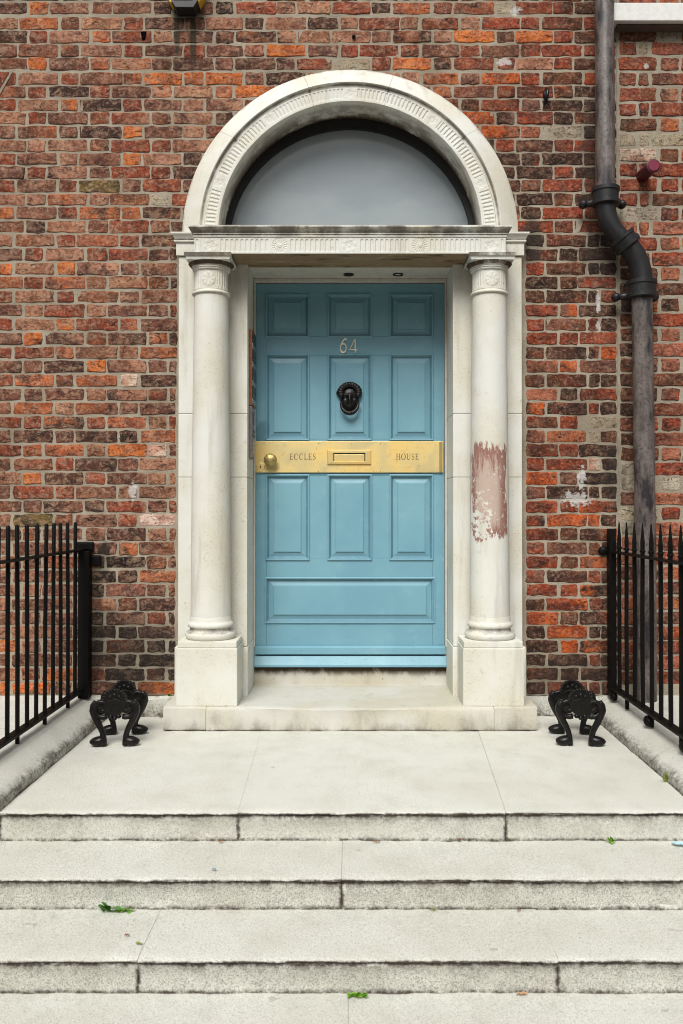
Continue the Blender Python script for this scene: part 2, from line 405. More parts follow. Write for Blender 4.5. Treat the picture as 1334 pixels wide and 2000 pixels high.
# ------------------------------------------------------------------ ground, steps, landing
PAVE_Z = -0.412
def granite_run(mb, poly, x0, x1, step=0.03, amp=0.0018, dirt_shade=None, seed=0.0, joint=False):
    """cross-section poly of (y,z) carried along X with a weathered, uneven surface"""
    n = len(poly); b = len(mb.v)
    xs = [x0 + (x1-x0)*i/max(1, int((x1-x0)/step)) for i in range(int((x1-x0)/step)+1)]
    if len(xs) < 2: xs = [x0, x1]
    if joint: xs = [xs[0], xs[0]+0.004, xs[0]+0.011] + xs[1:-1] + [xs[-1]-0.011, xs[-1]-0.004, xs[-1]]
    m = len(xs)
    for i in range(m):
        x = xs[i]
        for j, (y, z) in enumerate(poly):
            a = amp * (2.2 if (dirt_shade and dirt_shade[j] > 0) else 1.0)
            mb.v.append((x, y + a*n3(x+seed, y+j*3.1, z, 18) + a*1.5*n3(x+seed, j*1.7, 5, 3.1), z + a*n3(x, y+9+seed, z+j*2.3, 18) + a*0.8*n3(x+seed, j*0.9, 7, 2.3)))
            dd = dirt_shade[j] if dirt_shade else 0
            if dirt_shade and joint and 6 <= j <= 13: dd = max(dd, 1.0 if i in (0, m-1) else (0.6 if i in (1, m-2) else 0))
            if dd: mb.d[len(mb.v)-1] = dd
    for i in range(m-1):
        for j in range(n):
            k = (j+1) % n
            mb.f.append((b+i*n+j, b+(i+1)*n+j, b+(i+1)*n+k, b+i*n+k))
    mb.f.append(tuple(b+j for j in range(n))); mb.f.append(tuple(b+(m-1)*n+j for j in reversed(range(n))))
    return mb

mpv = M('paving_ground')
pg1 = mpv.noise(3, 5); pg2 = mpv.noise(90, 4, 0.7)
mpv.bump(pg2, 0.3, 0.004)
PAVE = mpv.set(mpv.mix(mpv.ramp(pg1, 0.35, 0.7), (0.14, 0.135, 0.125, 1), (0.10, 0.098, 0.09, 1)), 0.85)
g = MB(); g.add([(-150,-200,PAVE_Z),(150,-200,PAVE_Z),(150,60,PAVE_Z),(-150,60,PAVE_Z)], [(0,1,2,3)])
tag(g.build('pavement', PAVE), 'grey paving in front of the steps', None, None, 'structure')

mop = M('far_brick_front'); OPP = mop.set(mop.mix(mop.ramp(mop.noise(0.7, 4), 0.35, 0.65), (0.17, 0.085, 0.06, 1), (0.23, 0.12, 0.085, 1)), 0.9)
oh = MB(); oh.box(-45, 45, -34, -24, PAVE_Z, 10.6)
for k in range(30):
    for zf in (1.0, 4.2, 7.4): oh.box(-44 + 3*k, -42.7 + 3*k, -24.0, -23.86, zf, zf + 2.0)
for k in range(9): oh.box(-41 + 10*k, -38.5 + 10*k, -31, -29.5, 10.6, 12.2)
tag(oh.build('opposite_houses', OPP), None, None, None, 'structure')

EDGE = [onz(684, 1586, 0.0)[1]]
zs = [0.0]
for (pb, pe) in ((1645, 1716), (1780, 1874), (1945, 2036)):
    z = at(684, pb, EDGE[-1] - 0.006)[1]; zs.append(z); EDGE.append(onz(684, pe, z)[1])
steps = thing('entrance_steps', 'four shallow pale granite steps with landing leading up to the blue door', 'steps', (0, EDGE[1], PAVE_Z))
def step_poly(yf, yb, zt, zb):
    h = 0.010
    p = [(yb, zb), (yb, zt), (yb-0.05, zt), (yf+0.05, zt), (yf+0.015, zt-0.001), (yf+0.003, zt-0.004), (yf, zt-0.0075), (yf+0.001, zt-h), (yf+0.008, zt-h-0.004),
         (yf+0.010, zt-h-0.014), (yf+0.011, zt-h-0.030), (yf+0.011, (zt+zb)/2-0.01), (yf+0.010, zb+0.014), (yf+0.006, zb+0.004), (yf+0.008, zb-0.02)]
    d = [0, 0, 0.1, 0, 0.0, 0.14, 0.75, 1.0, 1.0, 0.42, 0.22, 0.12, 0.2, 0.6, 1.0]  # nosing dirt, with some of the riser's shade painted in below it
    return p, d
# landing: three slabs
lx = [-1.31, onz(463, 1590)[0], onz(990, 1590)[0], 1.31]
lb = [-1.31, onz(506, 1428)[0], onz(944, 1428)[0], 1.31]
for i in range(3):
    mb = MB(); p, d = step_poly(EDGE[0], 0.10, 0.0, zs[1])
    granite_run(mb, p, lx[i] + (0.0004 if i else 0), lx[i+1] - (0.0004 if i < 2 else 0), dirt_shade=d, seed=i*7, joint=True)
    # the joints splay a little towards the wall
    for k, (x, y, z) in enumerate(mb.v):
        f = (y - EDGE[0]) / (0.1 - EDGE[0]); t = (x - lx[i]) / (lx[i+1] - lx[i])
        mb.v[k] = (x + f * ((lb[i]-lx[i]) * (1-t) + (lb[i+1]-lx[i+1]) * t), y, z + (i-1)*0.0006)
    under(mb, 'landing_slab', GRAN, steps, smooth=True, auto=50)
joints = [[667], [268, 1091], [680]]
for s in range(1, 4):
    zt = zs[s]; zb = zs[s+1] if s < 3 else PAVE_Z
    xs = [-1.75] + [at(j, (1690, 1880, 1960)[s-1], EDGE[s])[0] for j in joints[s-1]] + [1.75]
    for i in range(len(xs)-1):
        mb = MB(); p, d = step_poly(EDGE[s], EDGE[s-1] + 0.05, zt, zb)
        granite_run(mb, p, xs[i] + 0.0005, xs[i+1] - 0.0005, dirt_shade=d, seed=s*13+i*5, joint=True)
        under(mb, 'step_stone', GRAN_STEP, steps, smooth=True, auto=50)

# low side ledges that carry the railings
def ledge(side, label):
    t = thing('stone_ledge', label, 'kerb', (side*1.6, -0.75, PAVE_Z), 'stone ledges under the railings')
    prof = [(1.312, PAVE_Z, 0.6), (1.311, -0.01, 0.8), (1.309, 0.010, 0.42), (1.312, 0.034, 0.50), (1.322, 0.046, 0.42), (1.345, 0.062, 0.12), (1.40, 0.092, 0.02), (1.46, 0.106, 0), (1.60, 0.112, 0.05),
            (1.9, 0.112, 0.1), (2.8, 0.112, 0), (2.8, PAVE_Z, 0)]
    cuts = [EDGE[0] + 0.004, -0.93 if side > 0 else -0.70, -0.004]
    for q in range(2):
        mb = MB(); n = len(prof); m = 40; b = 0
        for i in range(m):
            y = cuts[q] + 0.0012 + (cuts[q+1] - cuts[q] - 0.0024) * i/(m-1)
            for j, (x, z, d) in enumerate(prof):
                a = 0.006 if d > 0.4 else 0.0025
                e = a * n3(y*1.0+side*9, j*2.1, q*3, 14) + a*0.8*n3(y+side*3, j, 2, 4)
                mb.v.append((side*(x + e), y, z + (e if PAVE_Z < z else 0)))
                if d: mb.d[len(mb.v)-1] = d
        for i in range(m-1):
            for j in range(n):
                k = (j+1) % n; mb.f.append((i*n+j, (i+1)*n+j, (i+1)*n+k, i*n+k))
        mb.f.append(tuple(range(n))); mb.f.append(tuple((m-1)*n+j for j in reversed(range(n))))
        under(mb, 'ledge_stone', GRAN, t, smooth=True, auto=50)
ledge(-1, 'pale rough stone ledge carrying the blunt topped railing')
ledge(1, 'pale stone ledge carrying the spear topped railing with a grass tuft')

# ------------------------------------------------------------------ brick walls
ARCH_Z = at(684, 458, -0.05)[1]; ARCH_R = 0.92
PAL = {'p': ((172,122,95),(142,92,69)), 'm': ((130,83,65),(100,64,53)), 'r': ((150,73,48),(118,60,44)), 'q': ((182,101,60),(146,83,58)),
       'o': ((210,114,50),(174,90,48)), 'd': ((90,58,46),(64,44,37)), 'k': ((38,29,25),(52,39,33)), 'b': ((136,80,54),(104,64,48)),
       'g': ((172,160,138),(156,144,122)), 'y': ((124,100,54),(80,68,42)), 'w': ((190,142,122),(214,194,174)),
       'R': ((148,64,38),(106,50,36)), 'B': ((116,66,44),(82,50,36)), 'D': ((76,47,36),(52,36,30)), 'O': ((198,92,38),(152,70,38)), 'P': ((174,104,78),(134,78,58))}
ZROW = [16,46,72,99.5,125,154,179.5,205.5,231,258,285,311,337,363,390,416,443]
ROWY = [16 + 27.1*i for i in range(50)]
for i, v in enumerate(ZROW): ROWY[i] = v
for i in range(17, 50): ROWY[i] = 443 + (1344-443) * (i-16) / 33.0
EVEN = [(-25,50,'S'),(56,90,'H'),(96,171,'S'),(178,214,'H'),(219,294,'S'),(299,334,'H'),(340,415,'S'),(421,454,'H'),(460,537,'S'),(541,575,'H'),(581,645,'S'),
        (650,722,'S'),(727,763,'H'),(769,841,'S'),(849,882,'H'),(888,965,'S'),(972,1005,'H'),(1010,1080,'S'),(1084,1119,'H'),(1124,1204,'S')]
ODD = [(-4,30,'H'),(37,112,'S'),(119,152,'H'),(158,237,'S'),(243,277,'H'),(283,356,'S'),(361,398,'H'),(402,472,'S'),(479,513,'H'),(520,596,'S'),(602,660,'S'),
       (666,699,'H'),(703,779,'S'),(784,817,'H'),(826,896,'S'),(902,936,'H'),(942,1015,'S'),(1020,1055,'H'),(1061,1138,'S'),(1143,1204,'H')]
LOW_E = [(1028,1088),(1094,1127),(1132,1204)]; LOW_O = [(1028,1062),(1068,1145),(1150,1170),(1174,1204)]
ROWS = ['dopbmdmkrpprdqrqgrRB', 'pqbprmmpdpdprprpRRBR', 'dRporpmddppppdpoBoRBR', 'mbbprmrmromrrrmrmRRR', 'bomqpmdmddrgrodrRpRBR',
        'rprmqooomdppppomORBRD', 'mrdrmppqorppprqPRRBDD', 'rpodrmpmrrdpprrBRmDD', 'pRmbrbpdprrpprDODRD', 'pqmdomprrrppprrOOPgD', 'pppbrrpmrrpppRDDRD', 'rmpmopdrrrpppROoDD',
        'mrpmrrdrrrpppDDDD', 'rmrymrmrrrpppRROD', 'ppqpbgrrrrpppDDgD', 'omrqqdrrrrpppDRRD', 'bdpbrbdrrrpppDBDD']
LEFT = {17:'pprqrd',18:'mrprrdd',19:'opommmd',20:'qrqppbd',21:'rprbmpd',22:'mprpmmr',23:'rporrmm',24:'modbdqd',25:'rrqppqq',26:'dmdommm',27:'rqbqwdd',28:'mmmppmb',
        29:'pqpqmmm',30:'rrdrqpr',31:'mdmddqq',32:'rqqpowm',33:'mqrdmpp',34:'podrmpp',35:'mrrmpmm',36:'bmddrmr',37:'pybmrww',38:'mmmmdpp',39:'mmmmbmp',40:'bmrpkbpp',41:'mmmkdqp',
        42:'mpmkmmp',43:'mmmpbdm',44:'bmmkdrd',45:'mpmkkdk',46:'opmkdkk',47:'mmmdkkd',48:'mrorkdk',49:'oodmkok'}
RIGHT = {17:'DBD',18:'BDDD',19:'RBD',20:'DBRD',21:'BDDR',22:'ROD',23:'RBRD',24:'RRr',25:'DDRO',26:'POm',27:'BBDD',28:'PDR',29:'DDR',30:'BRgD',31:'Pqgd',32:'RRDD',33:'RRwD',
         34:'OmkD',35:'mDD',36:'RROD',37:'DOO',38:'RBDD',39:'RmB',40:'RBBD',41:'mDR',42:'RRDR',43:'DRR',44:'OBDB',45:'DOD',46:'DODR',47:'DDR',48:'DDDD',49:'DRR'}

def rowz(i):
    if i < 0: zt = at(684, ROWY[0])[1]; return zt + (-i) * 0.0752
    return at(684, ROWY[i])[1]
def colour(cls, rg):
    a, b = PAL[cls]; k = rg.uniform(0.78, 1.06); k2 = k * rg.uniform(0.9, 1.1)
    A = lin(*a); Bc = lin(*b)
    if rg.random() < 0.5: A, Bc = Bc, A
    hue = rg.uniform(-0.06, 0.06)
    return (A[0]*k*(1+hue), A[1]*k, A[2]*k*(1-hue), 1), (Bc[0]*k2, Bc[1]*k2*(1+hue), Bc[2]*k2, 1)

def brick_faces(x0, x1, z0, z1, yf, rg):
    n = 5 if x1 - x0 > 0.13 else 3
    pts = []; J = 0.0042; c = 0.006
    for i in range(n+1): pts.append((x0 + c + (x1-x0-2*c)*i/n, z0 + rg.uniform(-J, J)))
    pts.append((x1 + rg.uniform(-J, J), z0 + c)); pts.append((x1 + rg.uniform(-J, J), (z0+z1)/2)); pts.append((x1 + rg.uniform(-J, J), z1 - c))
    for i in range(n, -1, -1): pts.append((x0 + c + (x1-x0-2*c)*i/n, z1 + rg.uniform(-J, J)))
    pts.append((x0 + rg.uniform(-J, J), z1 - c)); pts.append((x0 + rg.uniform(-J, J), (z0+z1)/2)); pts.append((x0 + rg.uniform(-J, J), z0 + c))
    cx, cz = (x0+x1)/2, (z0+z1)/2; m = len(pts)
    vs = [(x, 0.012, z) for x, z in pts] + [(x, yf + 0.0022, z) for x, z in pts]
    ins = 0.0032
    tx, tz = rg.uniform(-0.02, 0.02), rg.uniform(-0.03, 0.03)
    for x, z in pts:
        sx = 1 - ins / ((x1-x0)/2); sz = 1 - ins / ((z1-z0)/2)
        X = cx + (x-cx)*sx; Z = cz + (z-cz)*sz
        vs.append((X, yf + rg.uniform(-0.0008, 0.0012) + (X-cx)*tx + (Z-cz)*tz, Z))
    fs = []
    for b in (0, m):
        for i in range(m):
            k = (i+1) % m; fs.append((b+i, b+k, b+m+k, b+m+i))
    # cap as a strip of quads between bottom and top edges
    bot = [2*m + i for i in range(n+1)]; top = [2*m + n+4 + (n-i) for i in range(n+1)]
    for i in range(n): fs.append((bot[i], bot[i+1], top[i+1], top[i]))
    r = [2*m + n+1, 2*m + n+2, 2*m + n+3]; l = [2*m + 2*n+5, 2*m + 2*n+6, 2*m + 2*n+7]
    fs.append((bot[n], r[0], r[1], r[2], top[n])); fs.append((top[0], l[0], l[1], l[2], bot[0]))
    return vs, fs

def brick_mesh(name, geo, loc=None, mat=None):
    vs = []; fs = []; ca = []; cb = []
    for (v, f, a, b) in geo:
        o = len(vs)
        vs += [(x-loc[0], y-loc[1], z-loc[2]) for x, y, z in v] if loc else v
        fs += [tuple(o+i for i in q) for q in f]; cb += [b]*len(v)
        if len(a) == 2:
            xs_ = [p[0] for p in v]; xl_, xw_ = min(xs_), max(xs_) - min(xs_)
            for p in v:
                t = (p[0] - xl_) / xw_; t = min(1, max(0, (t - a[1][1]) / 0.35)); t = t if a[1][2] else 1 - t
                ca.append(tuple(a[0][k]*(1-t) + a[1][0][k]*t for k in range(4)))
        else: ca += [a]*len(v)
    me = bpy.data.meshes.new(name); me.from_pydata(vs, [], fs)
    for nm, data in (('ca', ca), ('cb', cb)):
        at_ = me.attributes.new(nm, 'FLOAT_COLOR', 'POINT')
        at_.data.foreach_set('color', [c for q in data for c in q])
    me.materials.append(mat or BRICK); me.shade_smooth(); me.set_sharp_from_angle(angle=R(24))
    return me

def clear_of_arch(x0, x1, z0, z1):
    """cut a brick back so that it ends behind the stone arch or pilaster"""
    zc = (z0+z1)/2
    if zc < ARCH_Z + 0.0: half = 0.905
    else:
        dz = max(0.0, z0 - ARCH_Z); rr = ARCH_R - 0.055
        if dz >= rr: return [(x0, x1)]
        half = math.sqrt(rr*rr - dz*dz)
    out = []
    if x0 < -half: out.append((x0, min(x1, -half)))
    if x1 > half: out.append((max(x0, half), x1))
    return [(a, b) for a, b in out if b - a > 0.015]

def emit_wall(wall, bricks, limit):
    bricks.sort(key=lambda q: -q[0])
    rest = []
    for k, (vis, box, cls, seed) in enumerate(bricks):
        rg = random.Random(seed)
        x0, x1, z0, z1 = box
        yf = -0.0036 + rg.uniform(-0.0018, 0.0015)
        if cls == 'g': yf = -0.001
        v, f = brick_faces(x0, x1, z0, z1, yf, rg); a, b = colour(cls, rg)
        if cls in 'pmrqobdRBDOP' and rg.random() < 0.6:
            a2, b2 = colour(rg.choice('pqmdbmpb' if x0 < 0.9 else 'ORBDmB'), rg); a = (a, (a2, rg.uniform(0.1, 0.6), rg.random() < 0.5))
        if k < limit and vis > 0:
            loc = ((x0+x1)/2, 0, (z0+z1)/2)
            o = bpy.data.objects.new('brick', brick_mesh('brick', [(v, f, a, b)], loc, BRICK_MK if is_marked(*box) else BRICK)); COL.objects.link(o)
            o.parent = wall; o.location = loc
        else: rest.append((v, f, a, b))
    if rest:
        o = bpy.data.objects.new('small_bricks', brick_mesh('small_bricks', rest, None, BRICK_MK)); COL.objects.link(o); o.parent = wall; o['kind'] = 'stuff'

wall = thing('brick_wall', 'weathered red brick house wall in Flemish bond around the arched doorway', 'wall')
RX = at(1206, 700)[0]                                  # joint with the neighbouring wall
HZ = 0.0324                                            # half the height of a brick
main = []
wr = random.Random(7)
for i in range(-9, 50):
    z = rowz(i); tmpl = EVEN if i % 2 == 0 else ODD; drift = -0.28 * max(i, 0); seq = ROWS[i] if 0 <= i <= 16 else None
    ext = [(a - 123*k, b - 123*k, t) for k in (5, 4, 3, 2, 1) for (a, b, t) in (((-25,50,'S'),(56,90,'H')) if i % 2 == 0 else ((-4,30,'H'),(37,112,'S')))]
    row = [(a, b, None) for a, b, t in ext if b < (-29 if i % 2 == 0 else -8)]
    if i <= 16:
        for k, (a, b, t) in enumerate(tmpl): row.append((a, b, seq[k] if seq and k < len(seq) else None))
    else:
        lt = [(a, b) for a, b, t in tmpl if b < 352]
        if i % 2: lt = [(a, b) for a, b in lt if b < 300] + [(283, 352)]
        else: lt = lt + [(340, 352)]
        drift = -7 - 0.1*(i-17)
        for k, (a, b) in enumerate(lt): row.append((a, b, LEFT[i][k] if k < len(LEFT[i]) else None))
        for k, (a, b) in enumerate(LOW_E if i % 2 == 0 else LOW_O): row.append((a, b, RIGHT[i][k] if k < len(RIGHT[i]) else 'D'))
    for (a, b, cls) in row:
        dr = drift if b < 420 else 0
        py = ROWY[i] if i >= 0 else ROWY[0]
        xa = at(a - 0.5 + dr + wr.uniform(-1.2, 1.2), 700)[0]; xb = at(b + 0.5 + dr + wr.uniform(-1.2, 1.2), 700)[0]
        if i < 0 or a < -30: cls = wr.choice('pmrbdqmr')
        if cls is None: cls = wr.choice('mrbpD' if a < 684 else 'RBDR')
        xb = min(xb, RX - 0.006)
        dz = wr.uniform(-0.0016, 0.0016); hh = HZ + wr.uniform(-0.0022, 0.0014)
        for (x0, x1) in clear_of_arch(xa, xb, z-hh+dz, z+hh+dz):
            if x1 - x0 < 0.02: continue
            inside = max(0, min(x1, 1.8) - max(x0, -1.88)) if z < 3.93 else 0
            if i > 36 and x1 < -1.43: inside *= 0.4
            main.append((inside * 2 * hh, (x0, x1, z-hh+dz, z+hh+dz), cls, i*100 + int(a) + 5000))
emit_wall(wall, main, 300)
# mortar bed, course by course round the opening
mb = MB()
bot = at(684, 1358)[1]
zb_ = [rowz(i) for i in range(-9, 50)]
edges = [zb_[0] + 0.038] + [(zb_[i] + zb_[i+1]) / 2 for i in range(len(zb_)-1)] + [bot]
for i in range(len(edges)-1):
    sub = 3
    for q in range(sub):
        z1 = edges[i] + (edges[i+1]-edges[i])*q/sub; z0 = edges[i] + (edges[i+1]-edges[i])*(q+1)/sub
        for (x0, x1) in clear_of_arch(-3.35, RX, z0, z1): mb.box(x0, x1, 0.0, 0.22, z0, z1)
under(mb, 'mortar_bed', MORTAR, wall)
# stone course under the brickwork
px_ = [-3.3, -2.35, -1.62, -0.87]
for side in (-1, 1):
    for a, b in zip(px_[:-1], px_[1:]):
        x0, x1 = (a, b) if side < 0 else (-b, -a)
        mb = MB(); p = [(-0.018, -0.02), (-0.020, bot-0.016), (-0.014, bot-0.003), (0.1, bot-0.001), (0.1, -0.02)]
        granite_run(mb, p[::-1], x0+0.002, x1-0.002, amp=0.003, dirt_shade=[0.2, 0.2, 0.3, 0.1, 0.7])
        under(mb, 'base_stone', GRAN_STEP, wall, smooth=True, auto=50)

nb = thing('neighbouring_wall', 'redder patched brick wall of the neighbouring house beyond the drainpipe', 'wall')
nbr = []; nr = random.Random(21)
ny = [68,95,125,155,185,214,244,273,303,332,361,390,418,446,476,506,535,565,596,625]
while ny[-1] < 1340: ny.append(ny[-1] + 29.1)
A = [(1212,1284),(1292,1327),(1334,1405),(1412,1446),(1453,1525),(1532,1566),(1573,1645)]; B = [(1212,1244),(1250,1268),(1275,1347),(1354,1388),(1395,1467),(1474,1508),(1515,1587),(1594,1645)]
ncls = {0:'Bgm',1:'rgr',2:'rPr',3:'mBr',4:'rpr',5:'rRr',6:'Bqq',7:'ggg',8:'wBr',9:'RrR',10:'rRr',11:'rPB',12:'gRR',13:'Pq',14:'RPo',15:'DBR',16:'BPP',17:'DRB',18:'DBm',19:'BRR',20:'BPr',21:'DRP',22:'BPR',23:'DRB',24:'BRR',25:'DPr',26:'BRR',27:'DRP',28:'BPP',29:'gPR',30:'ggR',31:'mgP',32:'gRO',33:'gwP'}
zz = [at(1250, y)[1] for y in ny]
zz = [zz[0] + 0.082*k for k in range(8, 0, -1)] + zz
for i, z in enumerate(zz):
    for k, (a, b) in enumerate(A if i % 2 == 0 else B):
        s = ncls.get(i-8, ''); cls = s[k] if k < len(s) else nr.choice('RPrBRqP')
        x0 = at(a + nr.uniform(-1, 1), 700)[0]; x1 = at(b + nr.uniform(-1, 1), 700)[0]; hh = 0.0345 + nr.uniform(-0.002, 0.002)
        vis = max(0, min(x1, 1.84) - x0) * 2 * hh if z < 3.8 else 0
        if z - hh < bot: continue
        nbr.append((vis, (x0, x1, z-hh, z+hh), cls, 9000 + i*100 + k))
emit_wall(nb, nbr, 300)
mb = MB(); mb.box(RX + 0.001, 3.3, 0.0005, 0.22, bot, zz[0] + 0.04); under(mb, 'mortar_bed', MORTAR, nb)

# slanted brick and joint of the window arch at the photo's edge
ab = thing('window_arch_end', 'slanted red brick end of a flat window arch high on the brick wall', 'brickwork')
q = [at(-60, 141), at(26, 141), at(-10, 205), at(-60, 205)]
mb = MB(); mb.extrude_y([q[3], q[2], q[1], q[0]], -0.0075, 0.01)
o = under(mb, 'mortar_joint', MORTAR, ab)
vs = [at(-60, 143), at(19, 143), at(-9, 190), at(-60, 190)]
v = [(x, -0.0115, z) for x, z in vs] + [(x, 0.0, z) for x, z in vs]
ca, cb = colour('r', random.Random(3))
ob = bpy.data.objects.new('slanted_brick', brick_mesh('slanted_brick', [(v, [(3,2,1,0),(0,1,5,4),(1,2,6,5),(2,3,7,6),(3,0,4,7)], ca, cb)])); COL.objects.link(ob); ob.parent = ab

# ------------------------------------------------------------------ stone door surround
def zy(py, Y): return at(684, py, Y)[1]
Z_STEP = zy(1381, -0.32); Z_PL = zy(1252, -0.28); Z_SOF = zy(495, -0.26); Z_FR = zy(463, -0.26); Z_CO = zy(440, -0.285)
Z_ABA = Z_SOF - 0.001; Z_IMP = ARCH_Z - 0.001
sur = thing('door_surround', 'cream stone doorcase with two columns, fluted lintel and round arch', 'doorway', (0, -0.3, 0))

# doorstep in three stones, worn in the middle
dx = [-0.951, at(402, 1400, -0.32)[0], at(965, 1400, -0.32)[0], 0.951]
for i in range(3):
    mb = MB(); y0 = -0.32
    poly = [(0.30, 0.003), (0.30, Z_STEP), (-0.05, Z_STEP), (y0+0.03, Z_STEP), (y0+0.012, Z_STEP-0.002), (y0+0.003, Z_STEP-0.008), (y0, Z_STEP-0.02), (y0-0.001, Z_STEP*0.5), (y0-0.001, 0.016), (y0+0.002, 0.004)]
    granite_run(mb, poly, dx[i]+0.001, dx[i+1]-0.001, amp=0.0015, dirt_shade=[0,0,0,0,0,0.04,0.12,0.22,0.40,0.6], seed=40+i)
    for k, (x, y, z) in enumerate(mb.v):
        if y < 0.1 and z > 0.05:
            wv = math.exp(-((x-0.0)/0.36)**4) * min(1, (0.1-y)/0.25)
            mb.v[k] = (x, y + 0.006*wv, z - 0.010*wv)
    under(mb, 'doorstep_stone', STEPSTONE, sur, smooth=True, auto=45)
Z_DB = zy(1299, 0.24)
mb = MB(); granite_run(mb, [(0.30, Z_STEP-0.01), (0.30, Z_DB), (0.242, Z_DB), (0.239, Z_DB-0.02), (0.239, Z_DB-0.045), (0.240, Z_DB-0.07), (0.240, Z_STEP-0.01)], -0.56, 0.56, amp=0.001, dirt_shade=[0,0,1,1,0.62,0.15,0.05])
under(mb, 'threshold', STEPSTONE, sur, smooth=True, auto=40)
mb = MB()
for px in (534, 633, 747, 830): x, z = at(px, 1326, 0.238); mb.ball((x, 0.2385, z), 0.0025, 6, 4)
under(mb, 'screw_hole', FRAME_K, sur)

PIL_T = zy(500, -0.06)
for sgn in (-1, 1):
    X = lambda a, b: (min(sgn*a, sgn*b), max(sgn*a, sgn*b))
    cuts = [zy(1263, -0.06), zy(932, -0.06), zy(808, -0.06), PIL_T - 0.001]
    for a, b in zip(cuts[:-1], cuts[1:]):
        x0, x1 = X(0.556, 0.929); mb = MB(); mb.box(x0, x1, -0.06, 0.30, a + 0.0008, b - 0.0008)
        under(mb, 'pilaster_stone', STONE, sur, bevel=0.004)
    x0, x1 = X(0.551, 0.945); mb = MB(); mb.box(x0, x1, -0.072, 0.236, Z_STEP - 0.004, zy(1263, -0.06) - 0.0008)
    under(mb, 'pilaster_plinth', STONE, sur, bevel=0.005)
    # side frieze block and impost
    x0, x1 = X(0.80, 0.941); mb = MB(); mb.box(x0, x1, -0.072, 0.10, PIL_T, zy(475, -0.07)); under(mb, 'impost_block', STONE, sur, bevel=0.003)
    zi = zy(475, -0.07); mb = MB()
    lv = [(0.944, -0.074, zi), (0.950, -0.082, zi+0.006), (0.950, -0.082, zi+0.012), (0.947, -0.079, zi+0.014), (0.952, -0.088, zi+0.030), (0.960, -0.098, zi+0.042), (0.964, -0.10, zi+0.046), (0.964, -0.10, Z_IMP)]
    vs = []
    for hx, yf, z in lv: vs += [(sgn*0.70, yf, z), (sgn*hx, yf, z), (sgn*hx, 0.05, z), (sgn*0.70, 0.05, z)]
    fs = [tuple(range(4)), tuple(range(len(vs)-4, len(vs)))]
    for j in range(len(lv)-1):
        for k in range(4): fs.append((j*4+k, j*4+(k+1) % 4, j*4+4+(k+1) % 4, j*4+4+k))
    mb.add(vs, fs)
    for k in range(4): mb.d[k] = 0.5; mb.d[12+k] = 0.8
    under(mb, 'impost', STONE, sur)

    # column
    cx, cy = sgn*0.734, -0.17
    col = bpy.data.objects.new('column', None); COL.objects.link(col); col.parent = sur; col.location = (cx, cy + 0.3, Z_STEP)
    PARENT_LOC[col.name] = Vector((cx, cy, Z_STEP))
    if sgn > 0: col['label'] = 'column with worn red-brown paint patch'
    xa, xb = X(0.576, 0.889)
    mb = MB(); mb.box(xa, xb, -0.302, -0.073, Z_STEP - 0.002, zy(1266, -0.30)); under(mb, 'plinth', STONE, col, bevel=0.006)
    mb = MB(); mb.box(min(sgn*0.580, sgn*0.882), max(sgn*0.580, sgn*0.882), -0.298, -0.075, zy(1266, -0.30) + 0.0006, Z_PL); under(mb, 'plinth_cap', STONE, col, bevel=0.005)
    prof = [(0.122,0.0005),(0.128,0.006),(0.131,0.016),(0.131,0.026),(0.126,0.036),(0.112,0.041),(0.108,0.047),(0.108,0.055),(0.111,0.060),(0.117,0.064),(0.119,0.072),(0.117,0.082),(0.110,0.088),(0.108,0.090),(0.108,0.102),(0.1055,0.112),(0.104,0.120)]
    mb = MB(); mb.lathe(prof, (cx, cy, Z_PL), 56)
    for k in range(56*4, 56*9): mb.d[k] = 0.55
    under(mb, 'base_moulding', STONE, col, smooth=True, auto=50)
    zt = zy(571, -0.26); z0 = Z_PL + 0.1205; sh = []
    for k in range(31):
        t = k/30; r = 0.104 + (0.0895 - 0.104) * (0.55*t + 0.45*t*t); sh.append((r, z0 + (zt-z0)*t))
    mb = MB(); mb.lathe(sh, (cx, cy, 0), 56); under(mb, 'shaft', STONE_STAIN if sgn > 0 else STONE, col, smooth=True, auto=50)
    mb = MB(); mb.lathe([(0.089,0.0005),(0.097,0.002),(0.1005,0.008),(0.097,0.015),(0.090,0.018),(0.087,0.022)], (cx, cy, zt), 56); under(mb, 'astragal', STONE, col, smooth=True, auto=60)
    zn0, zn1 = zt + 0.022, zy(524, -0.26)
    def neck(th, z, zn0=zn0, zn1=zn1):
        a = (th - 1.5*math.pi + math.pi) % (2*math.pi) - math.pi     # 0 faces the street
        u = (z - zn0) / (zn1 - zn0)
        if abs(a) < 0.46:
            x = a*0.088; y = (u-0.5)*(zn1-zn0); rr = math.hypot(x, y)
            if rr < 0.036: return 0.0008 + 0.0018*(0.5 + 0.5*math.sin(8*math.atan2(y, x) + 1.2))*(1 if rr > 0.010 else -0.4)
            return -0.001
        if u < 0.14: return 0.003*(1 if math.sin(a*60) > 0 else 0)
        return 0.0035*(abs(math.sin(a*17)) - 0.5) if 0.18 < u < 0.95 else 0.0015
    pr = [(0.0865, zn0 + (zn1-zn0)*k/24) for k in range(25)]
    mb = MB(); mb.lathe(pr, (cx, cy, 0), 260, neck); under(mb, 'fluted_neck', STONE, col, smooth=True)
    ze = zy(509, -0.26)
    mb = MB(); mb.lathe([(0.090,zn1),(0.0955,zn1+0.003),(0.0955,zn1+0.007),(0.092,zn1+0.009),(0.099,zn1+0.012),(0.099,zn1+0.016),(0.095,zn1+0.018),(0.104,zn1+0.024),(0.113,zn1+0.033),(0.119,ze)], (cx, cy, 0), 56)
    for k in range(56*7, 56*10): mb.d[k] = 0.85
    under(mb, 'echinus', STONE, col, smooth=True, auto=60)
